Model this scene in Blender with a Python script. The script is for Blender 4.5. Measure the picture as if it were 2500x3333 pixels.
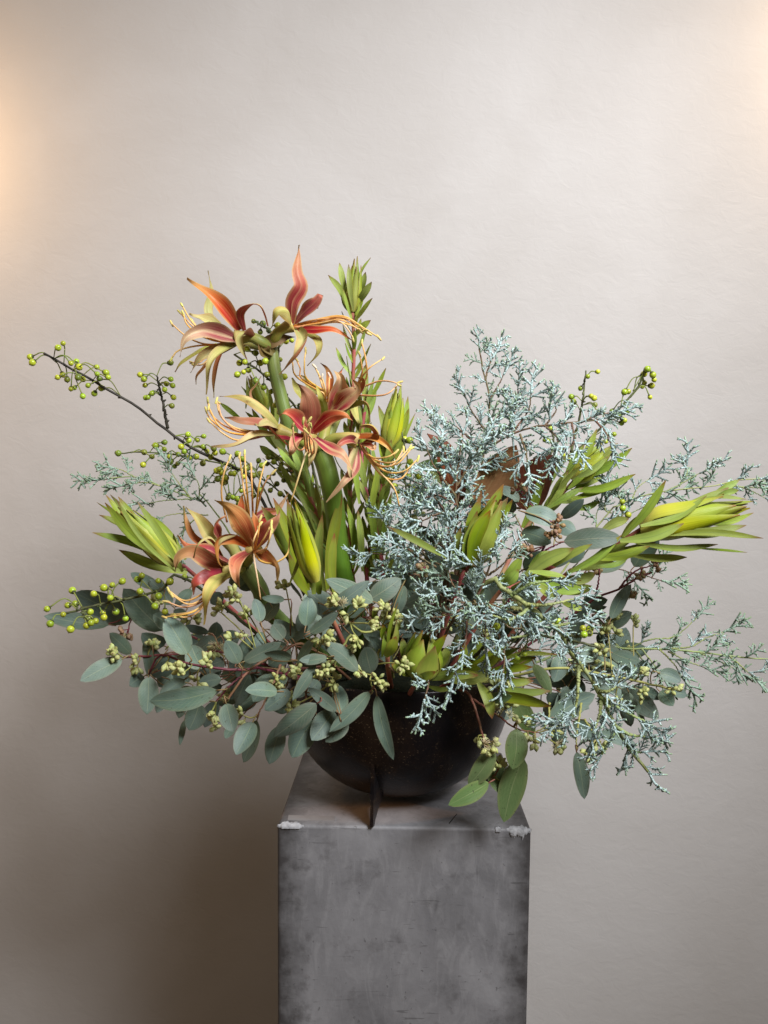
import bpy, math, random
from mathutils import Vector, Matrix, Quaternion, Euler
for o in list(bpy.data.objects): bpy.data.objects.remove(o)
S = bpy.context.scene
COL = S.collection
R = math.radians

# ---------------------------------------------------------------- camera
FPX = 2900.0                      # focal length in photo pixels (photo 2500 x 3333)
D = 1.2175
CAM = Vector((-0.0231, -D, 1.416))
cam_d = bpy.data.cameras.new('camera'); cam = bpy.data.objects.new('camera', cam_d); COL.objects.link(cam)
cam_d.sensor_fit = 'HORIZONTAL'; cam_d.sensor_width = 36; cam_d.lens = 36*FPX/2500
cam_d.clip_start = 0.02; cam_d.clip_end = 50
cam.location = CAM
cam.rotation_euler = (math.pi/2 - math.atan(96.5/FPX), R(-0.55), 0)
S.camera = cam
S.render.resolution_x = 768; S.render.resolution_y = 1024
CM = cam.rotation_euler.to_matrix()

# ---------------------------------------------------------------- world, lamps, exposure
W = bpy.data.worlds.new('World'); S.world = W; W.use_nodes = True
bg = W.node_tree.nodes['Background']
bg.inputs[0].default_value = (1.0, 0.79, 0.60, 1); bg.inputs[1].default_value = 0.17
S.view_settings.view_transform = 'Standard'; S.view_settings.look = 'None'
S.view_settings.exposure = 0; S.view_settings.gamma = 1
def area(name, loc, target, size, power, col, sizey=None):
    l = bpy.data.lights.new(name, 'AREA'); l.energy = power; l.color = col; l.size = size
    if sizey: l.shape = 'RECTANGLE'; l.size_y = sizey
    o = bpy.data.objects.new(name, l); COL.objects.link(o); o.location = loc
    o.rotation_euler = (Vector(target)-Vector(loc)).to_track_quat('-Z', 'Y').to_euler()
    return o
def point(name, loc, power, col, r):
    l = bpy.data.lights.new(name, 'POINT'); l.energy = power; l.color = col; l.shadow_soft_size = r
    o = bpy.data.objects.new(name, l); COL.objects.link(o); o.location = loc
    return o
kl = bpy.data.lights.new('key_spot', 'SPOT'); kl.energy = 760; kl.color = (0.965, 0.975, 1.0); kl.spot_size = R(58); kl.spot_blend = 1.0; kl.shadow_soft_size = .6
ko = bpy.data.objects.new('key_spot', kl); COL.objects.link(ko); ko.location = (1.25, -1.85, 3.25)
ko.rotation_euler = (Vector((0.0, 0.35, 1.50))-ko.location).to_track_quat('-Z', 'Y').to_euler()
point('warm_wall_lamp', (-0.92, 0.29, 2.02), 5.2, (1.0, 0.62, 0.30), 0.06)
point('warm_wall_lamp', (0.93, 0.30, 2.24), 6.5, (1.0, 0.68, 0.38), 0.06)

point('added_warm_fill', (-1.45, -0.12, 1.42), 8.5, (1.0, 0.64, 0.34), 0.30)  # added fill light: warms the left wall and browns the shadow there
sl = bpy.data.lights.new('added_glow_spot', 'SPOT'); sl.energy = 50; sl.color = (1.0, 0.42, 0.12); sl.spot_size = R(3.6); sl.spot_blend = .6; sl.shadow_soft_size = .012  # added narrow spot, no known source, for the orange glow under the bowl
so = bpy.data.objects.new('added_glow_spot', sl); COL.objects.link(so); so.location = (-1.32, -0.10, 1.30)
so.rotation_euler = (Vector((-.012,-.088,.9905))-so.location).to_track_quat('-Z', 'Y').to_euler()

# ---------------------------------------------------------------- helpers
def at(u, v, y):
    """the point of the place seen at photo pixel (u, v) that stands at depth y"""
    d = CM @ Vector(((u-1250)/FPX, (1666.5-v)/FPX, -1))
    return CAM + d*((y-CAM.y)/d.y)
REG = {1:(500,750,.54250), 2:(50,1050,.48222), 3:(100,1500,.60277), 4:(1000,1100,.60277),
       5:(1700,1100,.48222), 6:(900,1800,.60277), 7:(1600,1800,.5425), 0:(0,0,1)}
def rp(r, x, y, dep):
    a = REG[r]; return at(a[0]+x*a[2], a[1]+y*a[2], dep)
def mlen(r, w, dep): return REG[r][2]*w*(dep-CAM.y)/FPX
RND = random.Random(7)
def U(a, b, r=RND): return r.uniform(a, b)
def rv(r=RND): 
    while 1:
        v = Vector((r.uniform(-1,1), r.uniform(-1,1), r.uniform(-1,1)))
        if .05 < v.length < 1: return v.normalized()
def spline(P, n):
    """n+1 samples, evenly spaced by chord parameter, on a Catmull-Rom curve through P"""
    if len(P) == 2: return [P[0].lerp(P[1], i/n) for i in range(n+1)]
    Q = [P[0]*2-P[1]] + list(P) + [P[-1]*2-P[-2]]
    L = [0]
    for i in range(len(P)-1): L.append(L[-1]+max(1e-6, (P[i+1]-P[i]).length))
    out = []
    k = 0
    for i in range(n+1):
        s = L[-1]*i/n
        while k < len(P)-2 and s > L[k+1]: k += 1
        t = (s-L[k])/(L[k+1]-L[k])
        a, b, c, d = Q[k], Q[k+1], Q[k+2], Q[k+3]
        out.append(0.5*((2*b)+(c-a)*t+(2*a-5*b+4*c-d)*t*t+(3*b-a-3*c+d)*t**3))
    return out
class MB:
    def __init__(s): s.v=[]; s.f=[]; s.m=[]; s.uv=[]
    def tube(s, pts, rad, sides=6, mi=0, cap=True, uvv=None):
        n = len(pts); b = len(s.v)
        T = (pts[1]-pts[0]).normalized(); N = T.orthogonal().normalized()
        for i, p in enumerate(pts):
            t = (pts[min(i+1,n-1)]-pts[max(i-1,0)])
            t = t.normalized() if t.length > 1e-9 else T
            N = (N - t*N.dot(t)); N = N.normalized() if N.length > 1e-6 else t.orthogonal().normalized()
            B = t.cross(N)
            r = rad(i/(n-1)) if callable(rad) else rad
            for k in range(sides):
                a = 2*math.pi*k/sides
                s.v.append(p+N*(r*math.cos(a))+B*(r*math.sin(a))); s.uv.append((k/sides, i/(n-1)))
        for i in range(n-1):
            for k in range(sides):
                k2 = (k+1)%sides
                s.f.append((b+i*sides+k, b+i*sides+k2, b+(i+1)*sides+k2, b+(i+1)*sides+k)); s.m.append(mi)
        if cap:
            s.f.append(tuple(b+k for k in range(sides))[::-1]); s.m.append(mi)
            s.f.append(tuple(b+(n-1)*sides+k for k in range(sides))); s.m.append(mi)
    def lathe(s, prof, org, axis, sides=8, mi=0):
        axis = axis.normalized(); N = axis.orthogonal().normalized(); B = axis.cross(N); b = len(s.v); n = len(prof)
        for i, (r, h) in enumerate(prof):
            for k in range(sides):
                a = 2*math.pi*k/sides
                s.v.append(org+axis*h+N*(r*math.cos(a))+B*(r*math.sin(a))); s.uv.append((k/sides, i/(n-1)))
        for i in range(n-1):
            for k in range(sides):
                k2 = (k+1)%sides
                s.f.append((b+i*sides+k, b+i*sides+k2, b+(i+1)*sides+k2, b+(i+1)*sides+k)); s.m.append(mi)
    def blade(s, ctrl, hw, nrm, prof, cup=.15, nu=4, nv=9, th=.0005, twist=0, wave=0, ph=0, front=0, back=None, fold=0):
        """a leaf or petal with real thickness: two skins that meet at the rim"""
        if back is None: back = front
        C = spline(ctrl, nv); n = nv+1; b = len(s.v); m = nu+1
        for layer in (0, 1):
            N = nrm.copy()
            for i, p in enumerate(C):
                t = i/nv
                T = (C[min(i+1,nv)]-C[max(i-1,0)]).normalized()
                N2 = N - T*N.dot(T)
                N = N2.normalized() if N2.length > .05 else T.orthogonal().normalized()
                Nn = Quaternion(T, twist*t) @ N
                Sd = T.cross(Nn)
                w = hw*prof(t)
                for j in range(m):
                    u = -1+2*j/nu
                    off = cup*w*(u*u-.35) + fold*w*(abs(u)-.4)
                    off += wave*hw*abs(u)*math.sin(ph+t*9+ (1.6 if u > 0 else 0))*min(1, 3*t)
                    tk = th*(1-u**4)*(1 if layer == 0 else -1)
                    s.v.append(p+Sd*(w*u)+Nn*(off+tk)); s.uv.append((j/nu, t))
        for layer in (0, 1):
            o = b+layer*n*m
            for i in range(nv):
                for j in range(nu):
                    q = (o+i*m+j, o+i*m+j+1, o+(i+1)*m+j+1, o+(i+1)*m+j)
                    s.f.append(q if layer else q[::-1]); s.m.append(back if layer else front)
    def mesh(s, name, mats):
        me = bpy.data.meshes.new(name); me.from_pydata([tuple(v) for v in s.v], [], s.f)
        for m in mats: me.materials.append(m)
        me.polygons.foreach_set('material_index', s.m)
        me.polygons.foreach_set('use_smooth', [True]*len(s.f))
        ul = me.uv_layers.new(name='UVMap')
        vi = [0]*len(me.loops); me.loops.foreach_get('vertex_index', vi)
        flat = []
        for i in vi: flat += s.uv[i]
        ul.data.foreach_set('uv', flat)
        return me
    def obj(s, name, mats, parent=None):
        return link(name, s.mesh(name, mats), parent)
def link(name, me, parent=None):
    o = bpy.data.objects.new(name, me); COL.objects.link(o)
    if parent is not None:
        o.parent = parent
        base = parent
        off = Vector((0,0,0))
        while base is not None: off += base.location; base = base.parent
        o.location = -off          # meshes are written in world space; thing empties carry the offset
    return o
def thing(name, label, cat, loc, group=None):
    o = bpy.data.objects.new(name, None); COL.objects.link(o); o.location = loc
    o.empty_display_size = .02; o['label'] = label; o['category'] = cat
    if group: o['group'] = group
    return o
def put(name, me, parent, loc, rot, sc=1.0):
    """link shared mesh data under parent at a world place"""
    o = bpy.data.objects.new(name, me); COL.objects.link(o); o.parent = parent
    base = parent; off = Vector((0,0,0))
    while base is not None: off += base.location; base = base.parent
    o.location = loc-off; o.rotation_mode = 'QUATERNION'; o.rotation_quaternion = rot; o.scale = (sc,)*3
    return o
def zto(d, spin=0):
    return d.to_track_quat('Z', 'Y') @ Quaternion((0,0,1), spin)

# ---------------------------------------------------------------- materials
class NT:
    def __init__(s, name):
        s.mat = bpy.data.materials.new(name); s.mat.use_nodes = True
        s.t = s.mat.node_tree; s.n = s.t.nodes; s.l = s.t.links
        s.p = s.n['Principled BSDF']; s.out = s.n['Material Output']
    def add(s, ty, **k):
        n = s.n.new(ty)
        for a, b in k.items(): setattr(n, a, b)
        return n
    def wire(s, a, b): s.l.new(a, b)
    def ramp(s, fac, stops, interp='LINEAR'):
        n = s.add('ShaderNodeValToRGB'); n.color_ramp.interpolation = interp
        e = n.color_ramp.elements
        while len(e) < len(stops): e.new(.5)
        for i, (p, c) in enumerate(stops):
            e[i].position = p; e[i].color = (c, c, c, 1) if isinstance(c, (int, float)) else (*c, 1)
        s.wire(fac, n.inputs[0]); return n.outputs[0]
    def mix(s, fac, a, b, mode='MIX'):
        n = s.add('ShaderNodeMix', data_type='RGBA', blend_type=mode)
        for inp, v in ((n.inputs[0], fac), (n.inputs[6], a), (n.inputs[7], b)):
            if hasattr(v, 'is_output'): s.wire(v, inp)
            elif isinstance(v, tuple): inp.default_value = (*v, 1)
            else: inp.default_value = v
        return n.outputs[2]
    def math(s, op, a, b=None):
        n = s.add('ShaderNodeMath', operation=op)
        for i, v in enumerate((a, b)):
            if v is None: continue
            if hasattr(v, 'is_output'): s.wire(v, n.inputs[i])
            else: n.inputs[i].default_value = v
        return n.outputs[0]
    def noise(s, vec, scale, detail=4, rough=.55, dist=0):
        n = s.add('ShaderNodeTexNoise'); n.inputs['Scale'].default_value = scale
        n.inputs['Detail'].default_value = detail; n.inputs['Roughness'].default_value = rough; n.inputs['Distortion'].default_value = dist
        if vec is not None: s.wire(vec, n.inputs['Vector'])
        return n.outputs['Fac']
    def mapping(s, vec, scale=(1,1,1), loc=(0,0,0), rot=(0,0,0)):
        n = s.add('ShaderNodeMapping'); n.inputs['Scale'].default_value = scale; n.inputs['Location'].default_value = loc
        n.inputs['Rotation'].default_value = rot; s.wire(vec, n.inputs[0]); return n.outputs[0]
    def bump(s, h, strength, dist=.002, prev=None):
        n = s.add('ShaderNodeBump'); n.inputs['Strength'].default_value = strength; n.inputs['Distance'].default_value = dist
        s.wire(h, n.inputs['Height'])
        if prev is not None: s.wire(prev, n.inputs['Normal'])
        return n.outputs[0]
def leafmat(name, stops, pstreak=None, bloom=None, edge=None, edge_amt=.0, vein=None, vein_w=.03, streak=.25, streak_c=(0,0,0), rough=.5, trans=.2, rand=.12, spots=None, spec=.35, nerve=0, hue=.015):
    m = NT(name)
    uv = m.add('ShaderNodeUVMap').outputs[0]
    sep = m.add('ShaderNodeSeparateXYZ'); m.wire(uv, sep.inputs[0])
    oi = m.add('ShaderNodeObjectInfo').outputs['Random']
    tc = m.add('ShaderNodeTexCoord').outputs['Object']
    mp = m.add('ShaderNodeCombineXYZ')
    m.wire(m.math('MULTIPLY', sep.outputs[0], 22), mp.inputs[0]); m.wire(m.math('MULTIPLY', sep.outputs[1], 1.6), mp.inputs[1]); m.wire(m.math('MULTIPLY', oi, 40), mp.inputs[2])
    st = m.noise(mp.outputs[0], 1.0, 3, .6, .3)
    wob = m.math('ADD', sep.outputs[1], m.math('MULTIPLY', m.math('SUBTRACT', st, .5), .35))
    col = m.ramp(wob, stops)
    au = m.math('ABSOLUTE', m.math('SUBTRACT', sep.outputs[0], .5))
    if edge is not None:
        e = m.ramp(m.math('ADD', au, m.math('MULTIPLY', m.math('SUBTRACT', st, .5), .25)), [(.33, 0), (.49, edge_amt)])
        col = m.mix(e, col, edge)
    if vein is not None:
        v = m.ramp(au, [(0, 1), (vein_w, .0)])
        col = m.mix(m.math('MULTIPLY', v, .75), col, vein)
    if nerve:
        # side nerves running out from the midrib
        ph = m.math('SINE', m.math('MULTIPLY', m.math('SUBTRACT', m.math('MULTIPLY', sep.outputs[1], 1.0), m.math('MULTIPLY', au, .55)), 70))
        col = m.mix(m.math('MULTIPLY', m.ramp(ph, [(.8, 0), (1, 1)]), nerve), col, vein)
    if pstreak is not None:
        mp2 = m.add('ShaderNodeCombineXYZ')
        m.wire(m.math('MULTIPLY', sep.outputs[0], 46), mp2.inputs[0]); m.wire(m.math('MULTIPLY', sep.outputs[1], 1.2), mp2.inputs[1]); m.wire(m.math('MULTIPLY', oi, 90), mp2.inputs[2])
        col = m.mix(m.math('MULTIPLY', m.ramp(m.noise(mp2.outputs[0], 1.0, 2, .5, .2), [(.5, 0), (.66, 1)]), .5), col, pstreak)
        # dry, browned flecks and bruises
        col = m.mix(m.math('MULTIPLY', m.ramp(m.noise(tc, 95, 4, .65), [(.64, 0), (.70, 1)]), .55), col, (.30,.13,.06))
    if bloom is not None:
        col = m.mix(m.math('MULTIPLY', m.ramp(m.noise(tc, 48, 4, .6), [(.42, 0), (.66, 1)]), .38), col, bloom)
    s2 = m.ramp(st, [(.42, 0), (.68, 1)])
    col = m.mix(m.math('MULTIPLY', s2, streak), col, streak_c)
    blot = m.noise(tc, 60, 3)
    col = m.mix(m.math('MULTIPLY', m.ramp(blot, [(.4, 0), (.65, 1)]), .16), col, streak_c)
    if spots is not None:
        sp = m.noise(tc, 330, 1); col = m.mix(m.math('MULTIPLY', m.ramp(sp, [(.70, 0), (.74, 1)]), .6), col, spots)
    hs = m.add('ShaderNodeHueSaturation'); m.wire(col, hs.inputs['Color'])
    m.wire(m.math('ADD', m.math('MULTIPLY', oi, hue*2), .5-hue), hs.inputs['Hue'])
    r2 = m.math('FRACT', m.math('MULTIPLY', oi, 7.31))
    m.wire(m.math('ADD', m.math('MULTIPLY', r2, rand*2), 1-rand), hs.inputs['Value'])
    r3 = m.math('FRACT', m.math('MULTIPLY', oi, 3.77)); m.wire(m.math('ADD', m.math('MULTIPLY', r3, .2), .9), hs.inputs['Saturation'])
    col = hs.outputs[0]
    m.wire(col, m.p.inputs['Base Color'])
    m.wire(m.math('ADD', m.math('MULTIPLY', blot, .25), rough-.12), m.p.inputs['Roughness'])
    m.p.inputs['Specular IOR Level'].default_value = spec
    m.wire(m.bump(st, .35, .0012, None), m.p.inputs['Normal'])
    if trans:
        t = m.add('ShaderNodeBsdfTranslucent'); m.wire(col, t.inputs[0])
        x = m.add('ShaderNodeMixShader'); x.inputs[0].default_value = trans
        m.wire(m.p.outputs[0], x.inputs[1]); m.wire(t.outputs[0], x.inputs[2]); m.wire(x.outputs[0], m.out.inputs[0])
    return m.mat
def simple(name, c1, c2, scale=200, rough=.5, spec=.4, bump=.2, rand=.12, metal=0, bd=.001, sss=0):
    m = NT(name); tc = m.add('ShaderNodeTexCoord').outputs['Object']
    oi = m.add('ShaderNodeObjectInfo').outputs['Random']
    n = m.noise(tc, scale, 4)
    col = m.mix(m.ramp(n, [(.35, 0), (.65, 1)]), c1, c2)
    hs = m.add('ShaderNodeHueSaturation'); m.wire(col, hs.inputs['Color'])
    m.wire(m.math('ADD', m.math('MULTIPLY', oi, rand*2), 1-rand), hs.inputs['Value'])
    m.wire(m.math('ADD', m.math('MULTIPLY', m.math('FRACT', m.math('MULTIPLY', oi, 5.3)), .05), .472), hs.inputs['Hue'])
    m.wire(hs.outputs[0], m.p.inputs['Base Color'])
    m.p.inputs['Roughness'].default_value = rough; m.p.inputs['Specular IOR Level'].default_value = spec; m.p.inputs['Metallic'].default_value = metal
    if sss: m.p.inputs['Subsurface Weight'].default_value = sss; m.p.inputs['Subsurface Radius'].default_value = (.004,.004,.001)
    m.wire(m.bump(n, bump, bd), m.p.inputs['Normal'])
    return m.mat
CRIM=(.22,.006,.022); CORAL=(.62,.15,.075); ORNG=(.70,.30,.09); PALE=(.70,.60,.23); GRN=(.36,.38,.08); BRN=(.17,.06,.025)
M = {}
M['coral'] = leafmat('petal_coral', [(0,CRIM),(.40,(.42,.022,.035)),(.60,(.66,.16,.08)),(.8,(.70,.28,.10)),(1,(.42,.22,.07))], pstreak=(.76,.36,.17), vein=(.78,.42,.22), vein_w=.05, edge=(.80,.62,.28), edge_amt=.85, streak=.42, streak_c=(.42,.04,.04), rough=.42, trans=.28)
M['orange'] = leafmat('petal_orange', [(0,CRIM),(.34,(.52,.06,.035)),(.55,(.76,.25,.085)),(.8,(.74,.40,.14)),(1,(.40,.25,.08))], pstreak=(.80,.52,.20), edge=(.80,.62,.28), edge_amt=.85, streak=.40, streak_c=(.5,.09,.04), rough=.45, trans=.22)
M['pale'] = leafmat('petal_pale', [(0,(.34,.38,.09)),(.4,PALE),(.75,(.56,.46,.15)),(1,(.34,.20,.07))], pstreak=(.80,.72,.36), edge=(.62,.25,.13), edge_amt=.6, vein=(.42,.44,.12), vein_w=.16, streak=.22, streak_c=(.45,.33,.08), rough=.5, trans=.25)
M['green'] = leafmat('petal_greenish', [(0,(.33,.40,.07)),(.45,(.58,.55,.17)),(.8,(.50,.44,.13)),(1,(.20,.12,.05))], pstreak=(.62,.60,.22), edge=(.55,.28,.12), edge_amt=.6, streak=.25, streak_c=(.25,.27,.05), rough=.5, trans=.22)
M['brown'] = leafmat('petal_brown', [(0,(.36,.03,.03)),(.4,(.44,.12,.06)),(.75,(.46,.21,.08)),(1,(.13,.05,.025))], pstreak=(.55,.30,.12), edge=(.55,.36,.13), edge_amt=.55, streak=.3, streak_c=(.2,.05,.03), rough=.5, trans=.2)
M['crimson'] = leafmat('petal_crimson', [(0,(.22,.01,.03)),(.35,(.32,.02,.03)),(.7,(.42,.07,.04)),(1,(.5,.2,.08))], edge=(.55,.22,.1), edge_amt=.5, streak=.35, streak_c=(.18,.008,.02), rough=.35, trans=.15, spec=.5)
M['pink'] = leafmat('petal_veined_pink', [(0,(.24,.006,.04)),(.40,(.40,.035,.06)),(.64,(.76,.46,.27)),(1,(.62,.42,.18))], pstreak=(.80,.60,.34), vein=(.82,.68,.36), vein_w=.17, edge=(.78,.62,.30), edge_amt=.7, streak=.4, streak_c=(.34,.04,.07), rough=.45, trans=.22)
M['filament'] = leafmat('filament_orange', [(0,(.65,.25,.09)),(.3,(.80,.42,.11)),(1,(.80,.50,.20))], streak=.1, streak_c=(.5,.2,.05), rough=.4, trans=0, rand=.1)
M['style'] = leafmat('style_cream', [(0,(.55,.45,.25)),(.4,(.70,.55,.33)),(1,(.68,.40,.14))], streak=.1, streak_c=(.5,.3,.1), rough=.4, trans=0)
M['anther'] = simple('anther_pollen', (.68,.60,.20), (.56,.50,.14), 900, .8, .2, .5)
M['anther_white'] = simple('anther_white', (.72,.62,.48), (.55,.42,.30), 700, .7, .2, .4)
M['stalk'] = leafmat('stalk_green', [(0,(.10,.19,.025)),(.5,(.115,.20,.03)),(.9,(.17,.24,.05)),(1,(.18,.2,.05))], streak=.35, streak_c=(.06,.13,.02), rough=.42, trans=0, rand=.05)
M['tube'] = leafmat('flower_tube_green', [(0,(.17,.25,.04)),(.5,(.30,.33,.07)),(1,(.50,.40,.13))], streak=.3, streak_c=(.42,.20,.07), rough=.45, trans=0)
M['spathe'] = leafmat('dry_spathe', [(0,(.16,.12,.03)),(.5,(.19,.10,.035)),(1,(.10,.045,.02))], streak=.4, streak_c=(.08,.04,.02), rough=.6, trans=.15)
M['cleaf'] = leafmat('conebush_leaf', [(0,(.40,.48,.10)),(.4,(.34,.45,.075)),(.88,(.34,.43,.07)),(.955,(.28,.16,.04)),(1,(.26,.03,.03))], edge=(.30,.30,.06), edge_amt=.45, vein=(.25,.34,.07), vein_w=.09, streak=.18, streak_c=(.09,.17,.02), rough=.42, trans=.22)
M['cdark'] = leafmat('conebush_leaf_olive', [(0,(.23,.30,.035)),(.5,(.22,.29,.03)),(.85,(.24,.29,.035)),(.94,(.26,.10,.03)),(1,(.24,.025,.02))], edge=(.26,.2,.04), edge_amt=.5, vein=(.2,.26,.04), vein_w=.09, streak=.2, streak_c=(.08,.12,.01), rough=.4, trans=.2)
M['bract'] = leafmat('conebush_bract', [(0,(.62,.60,.16)),(.35,(.58,.60,.06)),(.75,(.36,.46,.04)),(.93,(.32,.34,.05)),(1,(.30,.06,.04))], edge=(.34,.42,.05), edge_amt=.55, streak=.15, streak_c=(.36,.42,.03), rough=.4, trans=.25)
M['bractg'] = leafmat('conebush_bract_green', [(0,(.46,.46,.10)),(.35,(.34,.40,.05)),(.8,(.24,.32,.03)),(.94,(.30,.22,.05)),(1,(.26,.04,.03))], edge=(.38,.22,.06), edge_amt=.4, streak=.2, streak_c=(.18,.26,.02), rough=.4, trans=.22)
M['cstem'] = simple('conebush_stem_red', (.42,.09,.10), (.36,.15,.08), 60, .5, .3, .15)
M['cstem_pale'] = simple('conebush_stem_pale', (.46,.34,.14), (.40,.20,.12), 60, .5, .3, .15)
M['euc'] = leafmat('eucalyptus_leaf', bloom=(.23,.29,.25), stops=[(0,(.135,.19,.125)),(.5,(.12,.185,.14)),(1,(.125,.18,.145))], edge=(.19,.20,.12), edge_amt=.5, vein=(.34,.38,.22), vein_w=.026, streak=.16, streak_c=(.09,.14,.12), rough=.52, trans=.10, spots=(.07,.07,.04), nerve=.22, rand=.24, hue=.03)
M['eucb'] = leafmat('eucalyptus_leaf_back', [(0,(.18,.225,.165)),(.5,(.17,.22,.18)),(1,(.17,.215,.18))], edge=(.19,.20,.13), edge_amt=.4, vein=(.22,.25,.17), vein_w=.03, streak=.12, streak_c=(.09,.13,.11), rough=.6, trans=.10)
M['eucg'] = leafmat('eucalyptus_leaf_green', [(0,(.15,.21,.07)),(.5,(.12,.19,.065)),(1,(.125,.195,.07))], edge=(.22,.23,.09), edge_amt=.5, vein=(.26,.30,.14), vein_w=.024, streak=.12, streak_c=(.06,.10,.035), rough=.45, trans=.14, spots=(.03,.025,.012), nerve=.12)
M['petiole'] = simple('eucalyptus_petiole', (.24,.20,.08), (.22,.10,.06), 80, .5, .3, .1)
M['twig'] = simple('eucalyptus_twig', (.22,.09,.06), (.16,.10,.045), 90, .55, .3, .3)
M['twig_red'] = simple('eucalyptus_twig_red', (.20,.035,.055), (.16,.05,.05), 90, .5, .3, .2)
M['twig_green'] = simple('eucalyptus_twig_green', (.33,.32,.09), (.26,.26,.08), 90, .5, .3, .2)
M['bud'] = leafmat('eucalyptus_bud', [(0,(.42,.45,.17)),(.5,(.47,.50,.21)),(.8,(.41,.45,.16)),(1,(.48,.40,.18))], streak=.15, streak_c=(.24,.28,.08), rough=.5, trans=0, rand=.15)
M['budb'] = leafmat('eucalyptus_bud_brown', [(0,(.24,.22,.09)),(.5,(.30,.20,.11)),(.8,(.32,.18,.10)),(1,(.25,.12,.07))], streak=.2, streak_c=(.20,.20,.08), rough=.5, trans=0, rand=.15)
M['fluff'] = simple('eucalyptus_stamen_fluff', (.62,.56,.34), (.55,.48,.25), 100, .7, .2, 0)
M['berry'] = simple('green_berry', (.40,.48,.035), (.31,.41,.03), 140, .30, .5, .08, .24, sss=.15)
M['berry_d'] = simple('dark_green_berry', (.20,.25,.03), (.13,.18,.025), 120, .35, .5, .1, .2)
M['berry_cap'] = simple('berry_calyx', (.09,.12,.02), (.05,.05,.02), 200, .6, .3, .2)
M['bstem_d'] = simple('berry_twig_dark', (.028,.024,.02), (.06,.055,.04), 130, .6, .3, .6, bd=.002)
M['bstem_g'] = simple('berry_twig_green', (.10,.12,.04), (.06,.07,.035), 130, .55, .3, .5, bd=.002)
M['bstalk'] = simple('berry_stalk_green', (.22,.27,.05), (.17,.21,.05), 130, .5, .3, .1)
M['magb'] = leafmat('magnolia_leaf_brown', [(0,(.15,.05,.02)),(.5,(.15,.045,.018)),(1,(.11,.032,.014))], vein=(.32,.15,.05), vein_w=.03, streak=.25, streak_c=(.10,.035,.015), rough=.55, trans=.05, nerve=.3)
M['magt'] = leafmat('magnolia_leaf_tan', [(0,(.36,.16,.06)),(.5,(.40,.19,.075)),(1,(.30,.12,.045))], vein=(.50,.30,.13), vein_w=.03, streak=.25, streak_c=(.22,.09,.035), rough=.6, trans=.08, nerve=.3)
M['magg'] = leafmat('magnolia_leaf_green', [(0,(.06,.10,.025)),(.5,(.05,.095,.025)),(1,(.06,.10,.03))], vein=(.16,.2,.07), vein_w=.03, streak=.15, streak_c=(.03,.06,.015), rough=.3, trans=.05, nerve=.15, spec=.5)
def cypmat(name, c1, c2, tip):
    m = NT(name)
    uv = m.add('ShaderNodeUVMap').outputs[0]; sep = m.add('ShaderNodeSeparateXYZ'); m.wire(uv, sep.inputs[0])
    tc = m.add('ShaderNodeTexCoord').outputs['Object']; oi = m.add('ShaderNodeObjectInfo').outputs['Random']
    n = m.noise(tc, 420, 3, .6)
    col = m.mix(m.ramp(n, [(.40, 0), (.56, 1)]), c1, c2)
    col = m.mix(m.ramp(sep.outputs[1], [(.70, 0), (1, .75)]), col, tip)
    hs = m.add('ShaderNodeHueSaturation'); m.wire(col, hs.inputs['Color']); m.wire(m.math('ADD', m.math('MULTIPLY', oi, .3), .85), hs.inputs['Value'])
    m.wire(hs.outputs[0], m.p.inputs['Base Color']); m.p.inputs['Roughness'].default_value = .65; m.p.inputs['Specular IOR Level'].default_value = .3
    m.wire(m.bump(n, .6, .001), m.p.inputs['Normal'])
    return m.mat
M['cyp'] = cypmat('cypress_scale_blue', (.085,.155,.145), (.50,.615,.605), (.27,.40,.19))
M['cyp2'] = cypmat('cypress_scale_green', (.14,.23,.15), (.33,.43,.36), (.24,.36,.16))
M['cypstem'] = simple('cypress_stem_green', (.30,.36,.12), (.24,.30,.14), 110, .6, .3, .5, bd=.002)
M['cypwood'] = simple('cypress_wood', (.16,.08,.05), (.12,.10,.05), 110, .65, .3, .6, bd=.002)

# wall plaster
m = NT('wall_plaster'); tc = m.add('ShaderNodeTexCoord').outputs['Object']
big = m.noise(tc, 2.1, 4, .6, .5); fine = m.noise(m.mapping(tc, (34, 34, 48)), 1.0, 5, .6, .8); med = m.noise(m.mapping(tc, (5, 5, 8)), 1, 4, .5, .3)
m.wire(m.mix(m.ramp(big, [(.35, 0), (.65, 1)]), (.395, .377, .36), (.44, .426, .414)), m.p.inputs['Base Color'])
m.p.inputs['Roughness'].default_value = .62; m.p.inputs['Specular IOR Level'].default_value = .25
m.wire(m.bump(fine, .17, .004, m.bump(med, .16, .010)), m.p.inputs['Normal']); M['wall'] = m.mat
m = NT('floor_concrete'); tc = m.add('ShaderNodeTexCoord').outputs['Object']
m.wire(m.ramp(m.noise(tc, 3, 6), [(.3, (.20,.17,.14)), (.7, (.28,.24,.20))]), m.p.inputs['Base Color']); m.p.inputs['Roughness'].default_value = .6; M['floor'] = m.mat
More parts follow.
